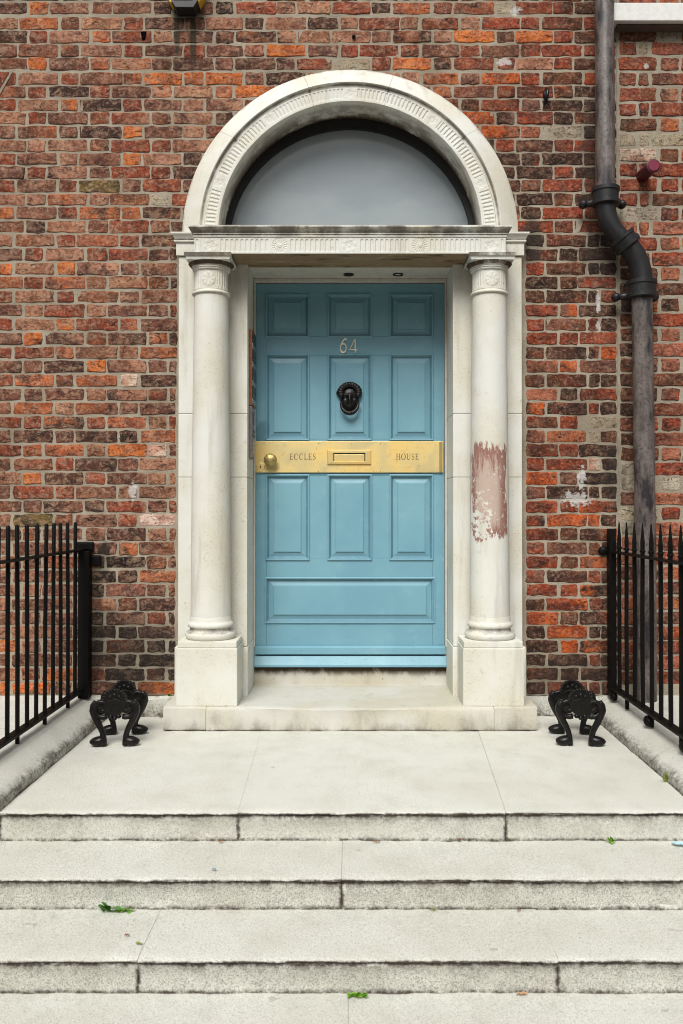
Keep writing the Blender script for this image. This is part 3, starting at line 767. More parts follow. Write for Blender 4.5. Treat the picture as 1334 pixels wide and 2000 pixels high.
    mb = MB(); vs = []; lv = [(0.112, ze+0.0004), (0.113, ze+0.014), (0.121, ze+0.020), (0.121, Z_ABA)]
    for h, z in lv: vs += [(cx-h, cy-h, z), (cx+h, cy-h, z), (cx+h, cy+0.108, z), (cx-h, cy+0.108, z)]
    fs = [(0,1,2,3), (12,13,14,15)]
    for j in range(3):
        for k in range(4): fs.append((j*4+k, j*4+(k+1) % 4, j*4+4+(k+1) % 4, j*4+4+k))
    mb.add(vs, fs)
    for k in range(8, 16): mb.d[k] = 0.75
    for k in range(0, 4): mb.d[k] = 0.5
    under(mb, 'abacus', STONE, col)

# lintel: weathered body, carved front and cornice
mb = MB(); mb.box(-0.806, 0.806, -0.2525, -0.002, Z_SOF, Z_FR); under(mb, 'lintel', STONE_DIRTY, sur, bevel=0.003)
mb = MB(); NX, NZ = 560, 26; H = Z_FR - Z_SOF
ros = [-0.722, -0.365, -0.004, 0.362, 0.730]
def carve(x, z):
    if z < 0.006 or z > H - 0.006: return 0.0
    for i, c in enumerate(ros):
        dxx, dzz = x - c, z - H/2; rr = math.hypot(dxx, dzz); th = math.atan2(dzz, dxx)
        if abs(dxx) < 0.052:
            if rr > 0.040: return 0.0
            if i in (1, 3): return 0.0028 * (0.5 + 0.5*math.sin(th*18)) if rr > 0.010 else -0.001
            return 0.0024*math.sin(rr*150) * (0.6 + 0.4*math.sin(th*6)) + 0.0012
    p = 0.0259; u = ((x + 0.004) % p) - p/2; hw = 0.0088; zt_ = H - 0.010 - hw; zl = 0.012
    if abs(u) > hw: return 0.0
    if z > zt_:
        d = math.hypot(u, z - zt_)
        return 0.004 * min(1, (hw - d)/0.003) if d < hw else 0.0
    if z < zl: return 0.0
    return 0.004 * min(1, (hw - abs(u))/0.003)
vs = []; fs = []
for j in range(NZ+1):
    for i in range(NX+1):
        x = -0.807 + 1.614*i/NX; z = H*j/NZ; vs.append((x, -0.260 + carve(x, z), Z_SOF + 0.0003 + z*0.996))
for j in range(NZ):
    for i in range(NX): a = j*(NX+1)+i; fs.append((a, a+1, a+NX+2, a+NX+1))
b0 = [j*(NX+1) for j in range(NZ+1)]
n0 = len(vs); vs += [(-0.807, -0.2526, Z_SOF+0.0003), (0.807, -0.2526, Z_SOF+0.0003), (0.807, -0.2526, Z_SOF+H*0.996), (-0.807, -0.2526, Z_SOF+H*0.996)]
fs += [tuple(list(range(NX, -1, -1)) + [n0, n0+1]), tuple([NZ*(NX+1)+i for i in range(NX+1)] + [n0+2, n0+3]), (n0+3, n0+2, n0+1, n0)]
fs += [tuple(b0 + [n0+3, n0]), tuple([q+NX for q in reversed(b0)] + [n0+1, n0+2])]
mb.add(vs, fs); under(mb, 'carved_frieze', STONE, sur, smooth=True, auto=30)
mb = MB(); vs = []; ht = Z_CO - Z_FR
lv = [(0.812,-0.265,0.0006,0.3),(0.812,-0.265,0.007,0.4),(0.808,-0.262,0.010,0.9),(0.815,-0.268,0.013,0.5),(0.815,-0.268,0.019,0.5),(0.811,-0.264,0.021,1.0)]
for k in range(7):
    t = k/6; lv.append((0.812 + 0.020*t**1.6, -0.264 - 0.024*t**1.6, 0.022 + (ht - 0.034)*t, 0.62))
lv += [(0.834, -0.290, ht-0.010, 0.7), (0.834, -0.290, ht, 0.35)]
NXc = 60
for hx, yf, z, d in lv:
    for i in range(NXc+1):
        x = -hx + 2*hx*i/NXc; e = 0.0012*n3(x, z*30, 1, 20); vs.append((x, yf + e, Z_FR + z + (e if d > 0.6 else 0)))
    vs += [(hx, 0.06, Z_FR+z), (-hx, 0.06, Z_FR+z)]
m_ = NXc + 3; fs = [tuple(reversed(range(m_))), tuple((len(lv)-1)*m_+k for k in range(m_))]
for j in range(len(lv)-1):
    for k in range(m_): fs.append((j*m_+k, j*m_+(k+1) % m_, (j+1)*m_+(k+1) % m_, (j+1)*m_+k))
mb.add(vs, fs)
for j, q in enumerate(lv):
    for k in range(m_): mb.d[j*m_+k] = q[3]
under(mb, 'cornice', STONE, sur, smooth=True, auto=40)

# arch of five stones with mouldings and a fluted band
rosA = [R(20.5), R(54), R(90), R(125.5), R(159)]
def band(th, r):
    u = (r - 0.722) / (0.786 - 0.722)
    for c in rosA:
        da = (th - c)*0.754; rr = math.hypot(da, r - 0.754); ph = math.atan2(r-0.754, da)
        if abs(da) < 0.040: return (0.0024*math.sin(rr*160)*(0.6+0.4*math.sin(ph*6)) + 0.0012) if rr < 0.030 else 0.0
    p = R(1.62); v = abs((th % p) - p/2) * 0.754; hw = 0.0066
    if u < 0.12 or u > 0.90 or v > hw: return 0.0
    return 0.0042 * min(1, (hw - v)/0.0022)
NB = 18
prof = [(0.925, 0.05, 0), (0.921, -0.010, 0.5), (0.900, -0.030, 0.0), (0.860, -0.060, 0.0), (0.818, -0.090, 0.0), (0.813, -0.092, 0.0), (0.809, -0.088, 0.5), (0.804, -0.078, 0.7), (0.797, -0.074, 0.3), (0.792, -0.073, 0.1), (0.789, -0.077, 0.7), (0.787, -0.081, 0.4)]
prof += [(0.786 - 0.064*k/NB, None, 0.0) for k in range(NB+1)]
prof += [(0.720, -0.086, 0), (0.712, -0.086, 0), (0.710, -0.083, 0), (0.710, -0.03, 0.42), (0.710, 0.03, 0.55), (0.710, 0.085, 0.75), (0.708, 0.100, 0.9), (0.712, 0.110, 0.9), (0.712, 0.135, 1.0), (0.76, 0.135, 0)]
angs = [R(0.0), R(40), R(75), R(106), R(141), R(180)]
for q in range(5):
    a0, a1 = angs[q] + (0.0008 if q else 0), angs[q+1] - (0.0008 if q < 4 else 0); m = int((a1-a0)/R(0.27)) + 1
    mb = MB(); vs = []; fs = []; n = len(prof)
    for i in range(m+1):
        th = a0 + (a1-a0)*i/m
        for j, (r, y, d) in enumerate(prof):
            e = 0.0014*n3(th*5, j*0.7, 3, 3.0)
            yy = (-0.081 + band(th, r)) if y is None else y + e
            rr = r + (0.004*n3(th*9, j, 1, 4) if d >= 0.6 and y is not None and y > 0.05 else 0)
            vs.append((rr*math.cos(th), yy, ARCH_Z + rr*math.sin(th)))
    for i in range(m):
        for j in range(n):
            k = (j+1) % n; fs.append((i*n+j, i*n+k, (i+1)*n+k, (i+1)*n+j))
    fs += [tuple(range(n)), tuple(m*n + j for j in reversed(range(n)))]
    mb.add(vs, fs)
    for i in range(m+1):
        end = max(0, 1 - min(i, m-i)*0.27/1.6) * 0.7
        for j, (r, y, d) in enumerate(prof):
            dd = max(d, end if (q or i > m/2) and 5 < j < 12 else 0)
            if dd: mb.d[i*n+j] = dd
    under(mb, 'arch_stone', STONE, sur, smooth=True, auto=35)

# timber head and frame round the door
DT = zy(553, 0.25)
mb = MB(); mb.box(-0.555, 0.555, 0.0, 0.30, Z_SOF + 0.0015, Z_SOF + 0.06); under(mb, 'timber_soffit', FRAME_W, sur)
mb = MB(); mb.box(-0.5545, 0.5545, 0.215, 0.30, DT, Z_SOF + 0.001); under(mb, 'frame_head', FRAME_W, sur, bevel=0.003)
for s in (-1, 1):
    mb = MB(); mb.box(min(s*0.5445, s*0.5548), max(s*0.5445, s*0.5548), 0.215, 0.30, zy(1263, 0.22), DT - 0.0005); under(mb, 'frame_jamb', FRAME_W, sur, bevel=0.003)

# ------------------------------------------------------------------ fanlight
fan = thing('fanlight_window', 'dark framed half round fanlight pane under the stone arch', 'window', (0, 0.13, Z_CO))
mb = MB(); vs = []; fs = []; N = 72; GA, GB = 0.682, 0.658
for y in (0.115, 0.165):
    for i in range(N+1):
        th = math.pi*i/N
        vs.append((0.715*math.cos(th), y, ARCH_Z + 0.715*math.sin(th))); vs.append((GA*math.cos(th), y + 0.006, ARCH_Z + GB*math.sin(th)))
M2 = 2*(N+1)
for i in range(N):
    a = 2*i; fs += [(a, a+1, a+3, a+2), (M2+a+2, M2+a+3, M2+a+1, M2+a), (a+1, M2+a+1, M2+a+3, a+3), (a, a+2, M2+a+2, M2+a)]
mb.add(vs, fs)
for s in (-1, 1): mb.box(min(s*GA, s*0.715), max(s*GA, s*0.715), 0.116, 0.165, Z_FR, ARCH_Z)
under(mb, 'frame', FRAME_K, fan)
mb = MB(); mb.box(-0.72, 0.72, 0.05, 0.20, Z_FR - 0.03, Z_CO + 0.004); under(mb, 'transom', FRAME_K, fan)
mb = MB(); poly = [(GA*1.01*math.cos(math.pi*i/N), ARCH_Z + GB*1.01*math.sin(math.pi*i/N)) for i in range(N+1)]
poly = [(0.69, Z_CO)] + poly + [(-0.69, Z_CO)]
mb.extrude_y(poly, 0.148, 0.156); under(mb, 'pane', PANE, fan)

# ------------------------------------------------------------------ front door
YD = 0.25
P = lambda px, py, Y=YD: at(px, py, Y)
door = thing('front_door', 'pale blue ten panelled front door numbered 64 with brass plate', 'door', (0, YD, Z_DB))
cols = [(521, 602), (642, 724), (763, 844)]
bands = [(577, 657), (694, 858), (929, 1092)]
xl = [P(c, 900)[0] for c in (497, 866)]
xl = [-0.5435, 0.5435]
rects = []
for (ya, yb) in bands:
    for (xa, xb) in cols: rects.append((P(xa, ya)[0], P(xb, ya)[0], P(684, yb)[1], P(684, ya)[1]))
rects.append((P(520, 1130)[0], P(847, 1130)[0], P(684, 1215)[1], P(684, 1130)[1]))
zt_, zb_d = DT - 0.004, zy(1268, YD)
mb = MB()
def lb_(x0, x1, z0, z1, y=YD): mb.box(x0, x1, y, YD + 0.045, z0, z1)
g = 0.0004
lb_(xl[0], rects[0][0], Z_DB + 0.004, zt_, YD); lb_(rects[2][1], xl[1], Z_DB + 0.004, zt_, YD)                # stiles
rails = [(rects[0][3], zt_), (rects[3][3], rects[0][2]), (rects[6][3], rects[3][2]), (rects[9][3], rects[6][2]), (Z_DB + 0.004, rects[9][2])]
for z0, z1 in rails: lb_(rects[0][0] + g, rects[2][1] - g, z0, z1, YD + 0.0006)
for r in range(3):
    for c in range(2): lb_(rects[r*3+c][1], rects[r*3+c+1][0], rects[r*3][2] + g, rects[r*3][3] - g, YD + 0.0010)
leaf = under(mb, 'door_leaf', PAINT, door, bevel=0.0012, seg=1)
for (x0, x1, z0, z1) in rects:
    mb = MB(); vs = []; fs = []
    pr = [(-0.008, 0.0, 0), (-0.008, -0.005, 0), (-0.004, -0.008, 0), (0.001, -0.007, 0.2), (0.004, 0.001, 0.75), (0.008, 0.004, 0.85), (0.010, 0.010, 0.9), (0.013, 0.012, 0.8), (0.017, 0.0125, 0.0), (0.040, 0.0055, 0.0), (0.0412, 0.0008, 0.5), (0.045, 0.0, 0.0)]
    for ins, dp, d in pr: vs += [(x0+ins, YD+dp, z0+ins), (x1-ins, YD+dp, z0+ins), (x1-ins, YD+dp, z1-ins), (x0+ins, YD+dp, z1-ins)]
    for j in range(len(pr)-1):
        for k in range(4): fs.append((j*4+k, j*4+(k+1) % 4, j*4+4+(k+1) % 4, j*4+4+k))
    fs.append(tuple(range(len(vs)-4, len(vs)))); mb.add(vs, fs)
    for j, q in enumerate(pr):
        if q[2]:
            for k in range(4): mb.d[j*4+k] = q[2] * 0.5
    under(mb, 'panel', PAINT, door)
# weather board
mb = MB(); za, zb2 = zy(1262, YD-0.02), zy(1279, YD-0.03); x_ = 0.549
mb.extrude_x([(YD-0.001, za), (YD-0.012, za), (YD-0.024, za-0.010), (YD-0.026, zb2+0.004), (YD-0.022, zb2), (YD-0.001, zb2)], -x_, x_)
mb.extrude_x([(YD-0.001, zb2-0.009), (YD-0.022, zb2-0.009), (YD-0.045, Z_DB+0.006), (YD-0.045, Z_DB-0.006), (YD-0.001, Z_DB-0.004)], -x_, x_+0.002)
under(mb, 'weather_board', PAINT, door, bevel=0.002)
# brass plate with letter flap, knob, lock and lettering
bx0, bx1, bz0, bz1 = P(499.5, 890)[0], P(865.5, 890)[0], P(684, 923)[1], P(684, 862)[1]
mb = MB(); mb.box(bx0, bx1, YD - 0.011, YD - 0.0085, bz0, bz1); plate = under(mb, 'brass_plate', BRASS, door, bevel=0.0008)
mb = MB(); mb.box(P(857.5, 890)[0], P(863.5, 890)[0], YD - 0.0145, YD - 0.0112, bz0 + 0.002, bz1 - 0.002); under(mb, 'edge_strip', BRASS_D, plate, bevel=0.001)
for (px, py) in ((622, 865.5), (743, 865.5), (622, 920), (743, 920), (501.5, 921), (862, 921.5)):
    x, z = P(px, py); mb = MB(); mb.ball((x, YD - 0.012, z), (0.0035, 0.002, 0.0035), 8, 4); under(mb, 'screw', BRASS_D, plate)
mb = MB(); x0, x1, z0, z1 = P(639.5, 890)[0], P(724.5, 890)[0], P(684, 907)[1], P(684, 879.5)[1]
vs = []; fs = []
pr = [(0, -0.011), (0, -0.018), (0.003, -0.020), (0.012, -0.0205), (0.0145, -0.020), (0.017, -0.0125)]
i0, i1, j0, j1 = P(651.5, 890)[0], P(713, 890)[0], P(684, 901)[1], P(684, 885)[1]
for t, y in ((0, -0.011), (0, -0.017), (0.06, -0.020), (0.9, -0.0205), (1, -0.019), (1.0, -0.0118)):
    a, b, c, d = x0+(i0-x0)*t, x1+(i1-x1)*t, z0+(j0-z0)*t, z1+(j1-z1)*t
    vs += [(a, YD+y, c), (b, YD+y, c), (b, YD+y, d), (a, YD+y, d)]
for j in range(5):
    for k in range(4): fs.append((j*4+k, j*4+(k+1) % 4, j*4+4+(k+1) % 4, j*4+4+k))
mb.add(vs, fs); under(mb, 'letter_slot_frame', brass('letter_slot_brass', 0.18), plate)
mb = MB(); mb.box(i0+0.004, i1-0.004, YD - 0.0155, YD - 0.0122, j0+0.0005, j1-0.007); under(mb, 'letter_flap', brass('letter_flap_brass', 0.12), plate, bevel=0.001)
mb = MB(); mb.box(i0, i1, YD - 0.0119, YD - 0.0112, j0, j1); under(mb, 'slot_shadow', FRAME_K, plate)
x, z = P(528, 898.5, YD-0.05); mb = MB(); n = 10
prf = [(0.018, -0.011), (0.018, -0.016), (0.013, -0.020), (0.013, -0.030), (0.030, -0.036), (0.0385, -0.046), (0.0385, -0.052), (0.030, -0.062), (0.013, -0.070), (0.002, -0.071)]
vs = []; fs = []
for r, y in prf:
    for k in range(n): th = 2*math.pi*k/n + 0.2; vs.append((x + r*math.cos(th), YD + y, z + r*math.sin(th)))
for j in range(len(prf)-1):
    for k in range(n): fs.append((j*n+k, j*n+(k+1) % n, (j+1)*n+(k+1) % n, (j+1)*n+k))
fs.append(tuple((len(prf)-1)*n+k for k in range(n))); mb.add(vs, fs); under(mb, 'door_knob', BRASS_D, door)
x, z = P(509.5, 912); mb = MB(); n = 20; vs = []; fs = []
for r, y in ((0.024, -0.011), (0.024, -0.014), (0.0215, -0.0155), (0.0205, -0.0142), (0.010, -0.0142), (0.009, -0.0165), (0.001, -0.0165)):
    for k in range(n): th = 2*math.pi*k/n; vs.append((x + r*math.cos(th), YD+y, z + r*math.sin(th)))
for j in range(6):
    for k in range(n): fs.append((j*n+k, j*n+(k+1) % n, (j+1)*n+(k+1) % n, (j+1)*n+k))
mb.add(vs, fs); lock = under(mb, 'lock', BRASS, door, smooth=True, auto=40)
mb = MB(); mb.ball((x, YD-0.0168, z+0.003), (0.0035, 0.0012, 0.0045), 8, 4); mb.box(x-0.0016, x+0.0016, YD-0.0176, YD-0.0166, z-0.007, z+0.001); under(mb, 'keyhole', FRAME_K, lock)

# letters: strokes given on a unit box (x right, y up); (points, width) with serifs where the letter has them
def arc(cx, cy, rx, ry, a0, a1, n=12): return [(cx + rx*math.cos(R(a0+(a1-a0)*i/n)), cy + ry*math.sin(R(a0+(a1-a0)*i/n))) for i in range(n+1)]
def sv(x): return [([(x, 0), (x, 1)], 0.15), ([(x-0.16, 0.025), (x+0.16, 0.025)], 0.05), ([(x-0.16, 0.975), (x+0.16, 0.975)], 0.05)]
GLY = {'E': (0.62, sv(0.16) + [([(0.16, 0.03), (0.58, 0.03), (0.60, 0.22)], 0.06), ([(0.16, 0.97), (0.56, 0.97), (0.57, 0.80)], 0.06), ([(0.16, 0.52), (0.46, 0.52)], 0.06), ([(0.46, 0.42), (0.46, 0.62)], 0.05)]),
       'C': (0.72, [(arc(0.40, 0.5, 0.33, 0.49, 48, 180), (0.05, 0.16)), (arc(0.40, 0.5, 0.33, 0.49, 180, 318), (0.16, 0.05)), ([(0.64, 0.98), (0.65, 0.70)], 0.05)]),
       'L': (0.58, sv(0.16) + [([(0.16, 0.03), (0.55, 0.03), (0.57, 0.26)], 0.06)]),
       'S': (0.55, [(arc(0.27, 0.74, 0.19, 0.25, 30, 180), 0.07), ([(0.08, 0.74), (0.14, 0.60), (0.40, 0.40), (0.46, 0.26)], 0.15), (arc(0.27, 0.26, 0.19, 0.25, 0, -150), 0.07), ([(0.45, 0.99), (0.45, 0.74)], 0.05), ([(0.07, 0.01), (0.07, 0.27)], 0.05)]),
       'H': (0.78, sv(0.16) + sv(0.62) + [([(0.16, 0.5), (0.62, 0.5)], 0.06)]),
       'O': (0.80, [(arc(0.40, 0.5, 0.34, 0.49, 90, 270), (0.05, 0.16, 0.05)), (arc(0.40, 0.5, 0.34, 0.49, 270, 450), (0.05, 0.16, 0.05))]),
       'U': (0.76, [([(0.16, 1), (0.16, 0.34)], 0.15), (arc(0.38, 0.32, 0.22, 0.30, 180, 360), (0.15, 0.06)), ([(0.60, 0.32), (0.60, 1)], 0.06), ([(0.0, 0.975), (0.32, 0.975)], 0.05), ([(0.48, 0.975), (0.72, 0.975)], 0.05)])}
def ribbon(mb, pts, wdt, ox, oz, sx, sz, y0, y1):
    m = len(pts)
    if isinstance(wdt, tuple):
        ws = [wdt[0] + (wdt[-1]-wdt[0])*i/(m-1) for i in range(m)] if len(wdt) == 2 else [wdt[0] + (wdt[1]-wdt[0])*math.sin(math.pi*i/(m-1)) for i in range(m)]
    else: ws = [wdt]*m
    Ls, Rs = [], []
    for i in range(m):
        a = Vector(pts[max(i-1, 0)]); b = Vector(pts[min(i+1, m-1)]); t = (b-a).normalized(); nn = Vector((-t.y, t.x)) * ws[i] / 2
        p = Vector(pts[i]); Ls.append(p+nn); Rs.append(p-nn)
    for i in range(m-1):
        q = [Rs[i], Rs[i+1], Ls[i+1], Ls[i]]
        vs = [(ox + k.x*sx, y0, oz + k.y*sz) for k in q] + [(ox + k.x*sx, y1, oz + k.y*sz) for k in q]
        mb.add(vs, [(0,1,2,3), (7,6,5,4), (0,4,5,1), (1,5,6,2), (2,6,7,3), (3,7,4,0)])
for word, pxa, pxb in (('ECCLES', 565.5, 617), ('HOUSE', 773.5, 818)):
    xa, xb = P(pxa, 890, YD-0.011)[0], P(pxb, 890, YD-0.011)[0]; zb_l, zt_l = P(684, 898, YD-0.011)[1], P(684, 886, YD-0.011)[1]
    tot = sum(GLY[c][0] for c in word); hgt = zt_l - zb_l; sx = hgt * 0.92; gap = (xb - xa - tot*sx) / (len(word)-1)
    ox = xa
    for c in word:
        mb = MB()
        for k, (pts, wd) in enumerate(GLY[c][1]): ribbon(mb, pts, wd, ox, zb_l, sx, hgt, YD - 0.0116 - 0.00006*k, YD - 0.0108)
        under(mb, 'letter', ENGRAVE, plate); ox += GLY[c][0]*sx + gap
# house number
PALEB = plain('pale_brass_numeral', (0.92, 0.87, 0.72, 1), 0.35, 0.0)
zb_n, zt_n = P(684, 689)[1], P(684, 661.5)[1]; hn = zt_n - zb_n
six = [(0.84, 0.92), (0.72, 0.985), (0.60, 0.97), (0.42, 0.86), (0.24, 0.66), (0.12, 0.46), (0.08, 0.32)] + arc(0.42, 0.32, 0.34, 0.32, 180, 540, 24)[1:]
for px, strokes in ((663.5, [(six[:7], 0.12), (six[6:18], 0.12), (six[17:], 0.12)]), (682.5, [([(0.93, 0.20), (0.05, 0.20), (0.62, 0.96)], 0.10), ([(0.68, 0.0), (0.68, 0.97)], 0.13)])):
    mb = MB(); x0 = P(px, 675)[0]
    for k, (pts, wd) in enumerate(strokes): ribbon(mb, pts, wd, x0, zb_n, hn*0.60, hn, YD - 0.0085 - 0.0002*k, YD + 0.0002)
    under(mb, 'numeral', PALEB, door)
# knocker: garlanded mask with a ring
kx, kz = P(683, 778, YD-0.03); kb = bpy.data.objects.new('knocker', None); COL.objects.link(kb); kb.parent = door; kb.location = (kx, 0, kz - Z_DB)
PARENT_LOC[kb.name] = Vector((kx, YD, kz))
KN = iron('knocker_iron', (0.006, 0.005, 0.004, 1), 0.3, 0.4)
mb = MB(); nu, nv = 28, 20; vs = []; fs = []
for j in range(nv+1):
    for i in range(nu+1):
        u = -1 + 2*i/nu; v_ = -1 + 2*j/nv
        wd = 0.056 * (1 - 0.36*max(0, -v_)**1.8) * (1 - 0.25*max(0, v_)**3)
        d = max(0.0, 1 - u*u)**0.5 * (1 - 0.55*abs(v_)**3)
        y = -0.042*d
        y -= 0.020*math.exp(-(u/0.17)**2) * math.exp(-((v_+0.02)/0.26)**2)                     # nose
        y -= 0.009*math.exp(-((v_-0.30)/0.09)**2) * (1 - 0.3*abs(u))                            # brow
        y += 0.012*(math.exp(-((u-0.36)/0.16)**2) + math.exp(-((u+0.36)/0.16)**2)) * math.exp(-((v_-0.14)/0.10)**2)
        y -= 0.010*math.exp(-(u/0.30)**2) * math.exp(-((v_+0.47)/0.07)**2)
        y += 0.008*math.exp(-(u/0.28)**2) * math.exp(-((v_+0.38)/0.03)**2)
        vs.append((kx + u*wd, YD + 0.012 + y, kz - 0.006 + v_*0.082))
for j in range(nv):
    for i in range(nu): a = j*(nu+1)+i; fs.append((a, a+1, a+nu+2, a+nu+1))
mb.add(vs, fs); under(mb, 'mask', KN, kb, smooth=True)
for k in range(13):
    th = R(-18 + 216*k/12); rx, rz = 0.052, 0.046
    mb = MB(); mb.ball((kx + rx*math.cos(th), YD - 0.018, kz + 0.034 + rz*math.sin(th)), (0.0185 + 0.003*math.sin(k*7), 0.020, 0.0185), 10, 7); under(mb, 'curl', KN, kb, smooth=True)
mb = MB(); mb.ball((kx - 0.062, YD - 0.016, kz + 0.032), (0.016, 0.014, 0.018)); under(mb, 'curl', KN, kb, smooth=True)
mb = MB(); pts = []; rd = []
for k in range(25):
    th = R(175 + 190*k/24); pts.append((kx + 0.050*math.cos(th), YD - 0.030 - 0.012*math.sin(-th if False else math.pi*k/24), kz - 0.026 + 0.060*math.sin(th))); rd.append(0.0075 + 0.0055*math.sin(math.pi*k/24)**2)
mb.tube(pts, rd, 10); under(mb, 'ring', KN, kb, smooth=True)
mb = MB(); mb.ball((kx, YD - 0.046, kz - 0.086), (0.020, 0.012, 0.013)); under(mb, 'striker', KN, kb, smooth=True)

# ------------------------------------------------------------------ things on the door reveal
WOOD = plain('orange_brown_timber', (0.30, 0.105, 0.030, 1), 0.5, var=0.2, scale=60)
GREY = plain('grey_painted_metal', (0.20, 0.165, 0.165, 1), 0.45)
BRUSH = plain('brushed_steel', (0.42, 0.42, 0.41, 1), 0.35, 0.8)
DARKG = plain('dark_nameplate', (0.045, 0.05, 0.055, 1), 0.35)
JX = -0.5558
za, zb3 = zy(642, 0.0), zy(791, 0.0)
nbp = thing('name_board', 'orange brown wooden board of name plates on the door reveal', 'name board', (JX, 0.09, zb3))
mb = MB(); mb.box(JX, JX + 0.016, 0.012, 0.19, zb3, za); under(mb, 'board', WOOD, nbp, bevel=0.002)
for k in range(12):
    h = (za - zb3 - 0.012) / 12; mb = MB(); mb.box(JX + 0.0165, JX + 0.0205, 0.022, 0.182, zb3 + 0.006 + h*k + 0.002, zb3 + 0.006 + h*(k+1) - 0.002); under(mb, 'name_plate', DARKG if k % 3 else BRUSH, nbp, bevel=0.0008)
ic = thing('intercom', 'narrow grey metal intercom below the wooden name board', 'intercom', (JX, 0.09, zy(895, 0.0)))
zc0, zc1 = zy(895, 0.0), zy(792.5, 0.0)
mb = MB(); mb.box(JX, JX + 0.017, 0.004, 0.13, zc0, zc1); under(mb, 'housing', GREY, ic, bevel=0.005)
mb = MB(); mb.box(JX + 0.0172, JX + 0.0185, 0.016, 0.118, zc0 + 0.012, zc1 - 0.012); under(mb, 'face_plate', BRUSH, ic)
mb = MB(); mb.box(JX + 0.0186, JX + 0.0200, 0.03, 0.10, zc1 - 0.10, zc1 - 0.03); under(mb, 'screen', DARKG, ic)
for k in range(6): mb = MB(); mb.box(JX + 0.0186, JX + 0.0215, 0.03, 0.10, zc0 + 0.02 + k*0.025, zc0 + 0.034 + k*0.025); under(mb, 'call_button', DARKG if k > 3 else BRUSH, ic, bevel=0.001)
for k, (px, py) in enumerate(((681, 535.5), (777.5, 535.5))):
    d = Z_SOF + 0.0015 - CAM_Z; X_, Y_ = onz(px, py, Z_SOF + 0.0015)
    t = thing('recessed_spotlight', ('unlit dark recessed spotlight in the timber soffit above the number 64', 'recessed spotlight with pale bulb in the timber soffit')[k], 'spotlight', (X_, Y_, Z_SOF), 'soffit spotlights')
    mb = MB(); n = 24; vs = []; fs = []
    for r, z in ((0.030, 0.0), (0.030, -0.004), (0.026, -0.006), (0.021, -0.004), (0.018, 0.0)):
        for q in range(n): th = 2*math.pi*q/n; vs.append((X_ + r*math.cos(th), Y_ + r*math.sin(th), Z_SOF + 0.0012 + z))
    for j in range(4):
        for q in range(n): fs.append((j*n+q, j*n+(q+1) % n, (j+1)*n+(q+1) % n, (j+1)*n+q))
    mb.add(vs, fs); under(mb, 'bezel', FRAME_K, t, smooth=True, auto=40)
    mb = MB(); mb.ball((X_, Y_, Z_SOF + 0.0008), (0.018, 0.018, 0.003), 16, 6); under(mb, 'bulb', FRAME_K if k == 0 else plain('frosted_bulb', (0.55, 0.55, 0.52, 1), 0.3), t, smooth=True)

# ------------------------------------------------------------------ railings
def railing(side, X, ys, top, zlo, zr, spear, label):
    t = thing('iron_railing', label, 'railing', (side*X, -0.6, 0.1), 'railings beside the steps')
    x = side*X; yend = min(ys) - 0.16
    for i, y in enumerate(ys):
        base = 0.104 if (i % 3 == 1 or i == len(ys)-1) else zlo - 0.012
        mb = MB()
        if spear:
            mb.tube([(x, y, base), (x + 0.002*math.sin(i*3.7), y + 0.003*math.sin(i*2.3), 0.5), (x, y, zr + 0.026)], 0.0105, 10)
            mb.tube([(x, y, zr + 0.020), (x, y, zr + 0.026), (x, y, zr + 0.032)], [0.0125, 0.0145, 0.0125], 10)
            mb.tube([(x, y, zr + 0.030), (x, y, zr + 0.065), (x, y, top - 0.006), (x, y, top)], [0.0110, 0.0122, 0.0035, 0.0015], 4)
        else:
            jx = 0.0040*math.sin(i*5.1)
            mb.tube([(x, y, base), (x+jx*0.3, y, 0.6), (x+jx, y+jx, top - 0.010), (x+jx, y+jx, top - 0.003), (x+jx, y+jx, top)], [0.0098, 0.0098, 0.0096, 0.007, 0.003], 10)
        under(mb, 'baluster', IRON, t, smooth=True, auto=50)
    mb = MB(); mb.box(x-0.019, x+0.019, yend, -0.004, zr-0.006, zr+0.006); under(mb, 'top_rail', IRON, t, bevel=0.0025)
    mb = MB(); mb.box(x-0.021, x+0.021, yend, -0.004, zlo-0.008, zlo+0.008); under(mb, 'bottom_rail', IRON, t, bevel=0.003)
    if spear:
        for y in (-0.10, -0.62, -1.05): mb = MB(); mb.ball((x-0.012, y, 0.128), (0.020, 0.032, 0.026)); under(mb, 'foot', IRON, t, smooth=True)
        mb = MB(); mb.box(x-0.022, x+0.010, -0.085, -0.025, 0.118, top - 0.04); under(mb, 'wall_post', IRON, t, bevel=0.003)
        mb = MB(); mb.ball((x-0.035, -0.01, zr+0.002), (0.030, 0.016, 0.026)); under(mb, 'wall_bracket', IRON, t, smooth=True)
    else:
        mb = MB(); mb.box(x-0.012, x+0.046, -0.07, -0.012, 0.11, zr - 0.0065); under(mb, 'wall_post', IRON, t, bevel=0.003)
        a, b = at(150, 1074), at(185, 1058); mb = MB(); mb.box(a[0], b[0], -0.03, -0.004, a[1], b[1]); under(mb, 'wall_bracket', IRON, t, bevel=0.008)
        a, b = at(168, 1106), at(199, 1084); mb = MB(); mb.box(a[0], b[0], -0.022, -0.004, a[1], b[1]); under(mb, 'wall_bracket', IRON, t, bevel=0.008)
railing(-1, 1.454, [-0.151 - 0.1094*k for k in range(12)], 1.060, 0.152, 0.908, False, 'black iron railing with plain blunt bar tops beside the landing')
railing(1, 1.418, [-0.166 - 0.118*k for k in range(11)], 1.062, 0.168, 0.898, True, 'black iron railing with pointed spear tops near the drainpipe')

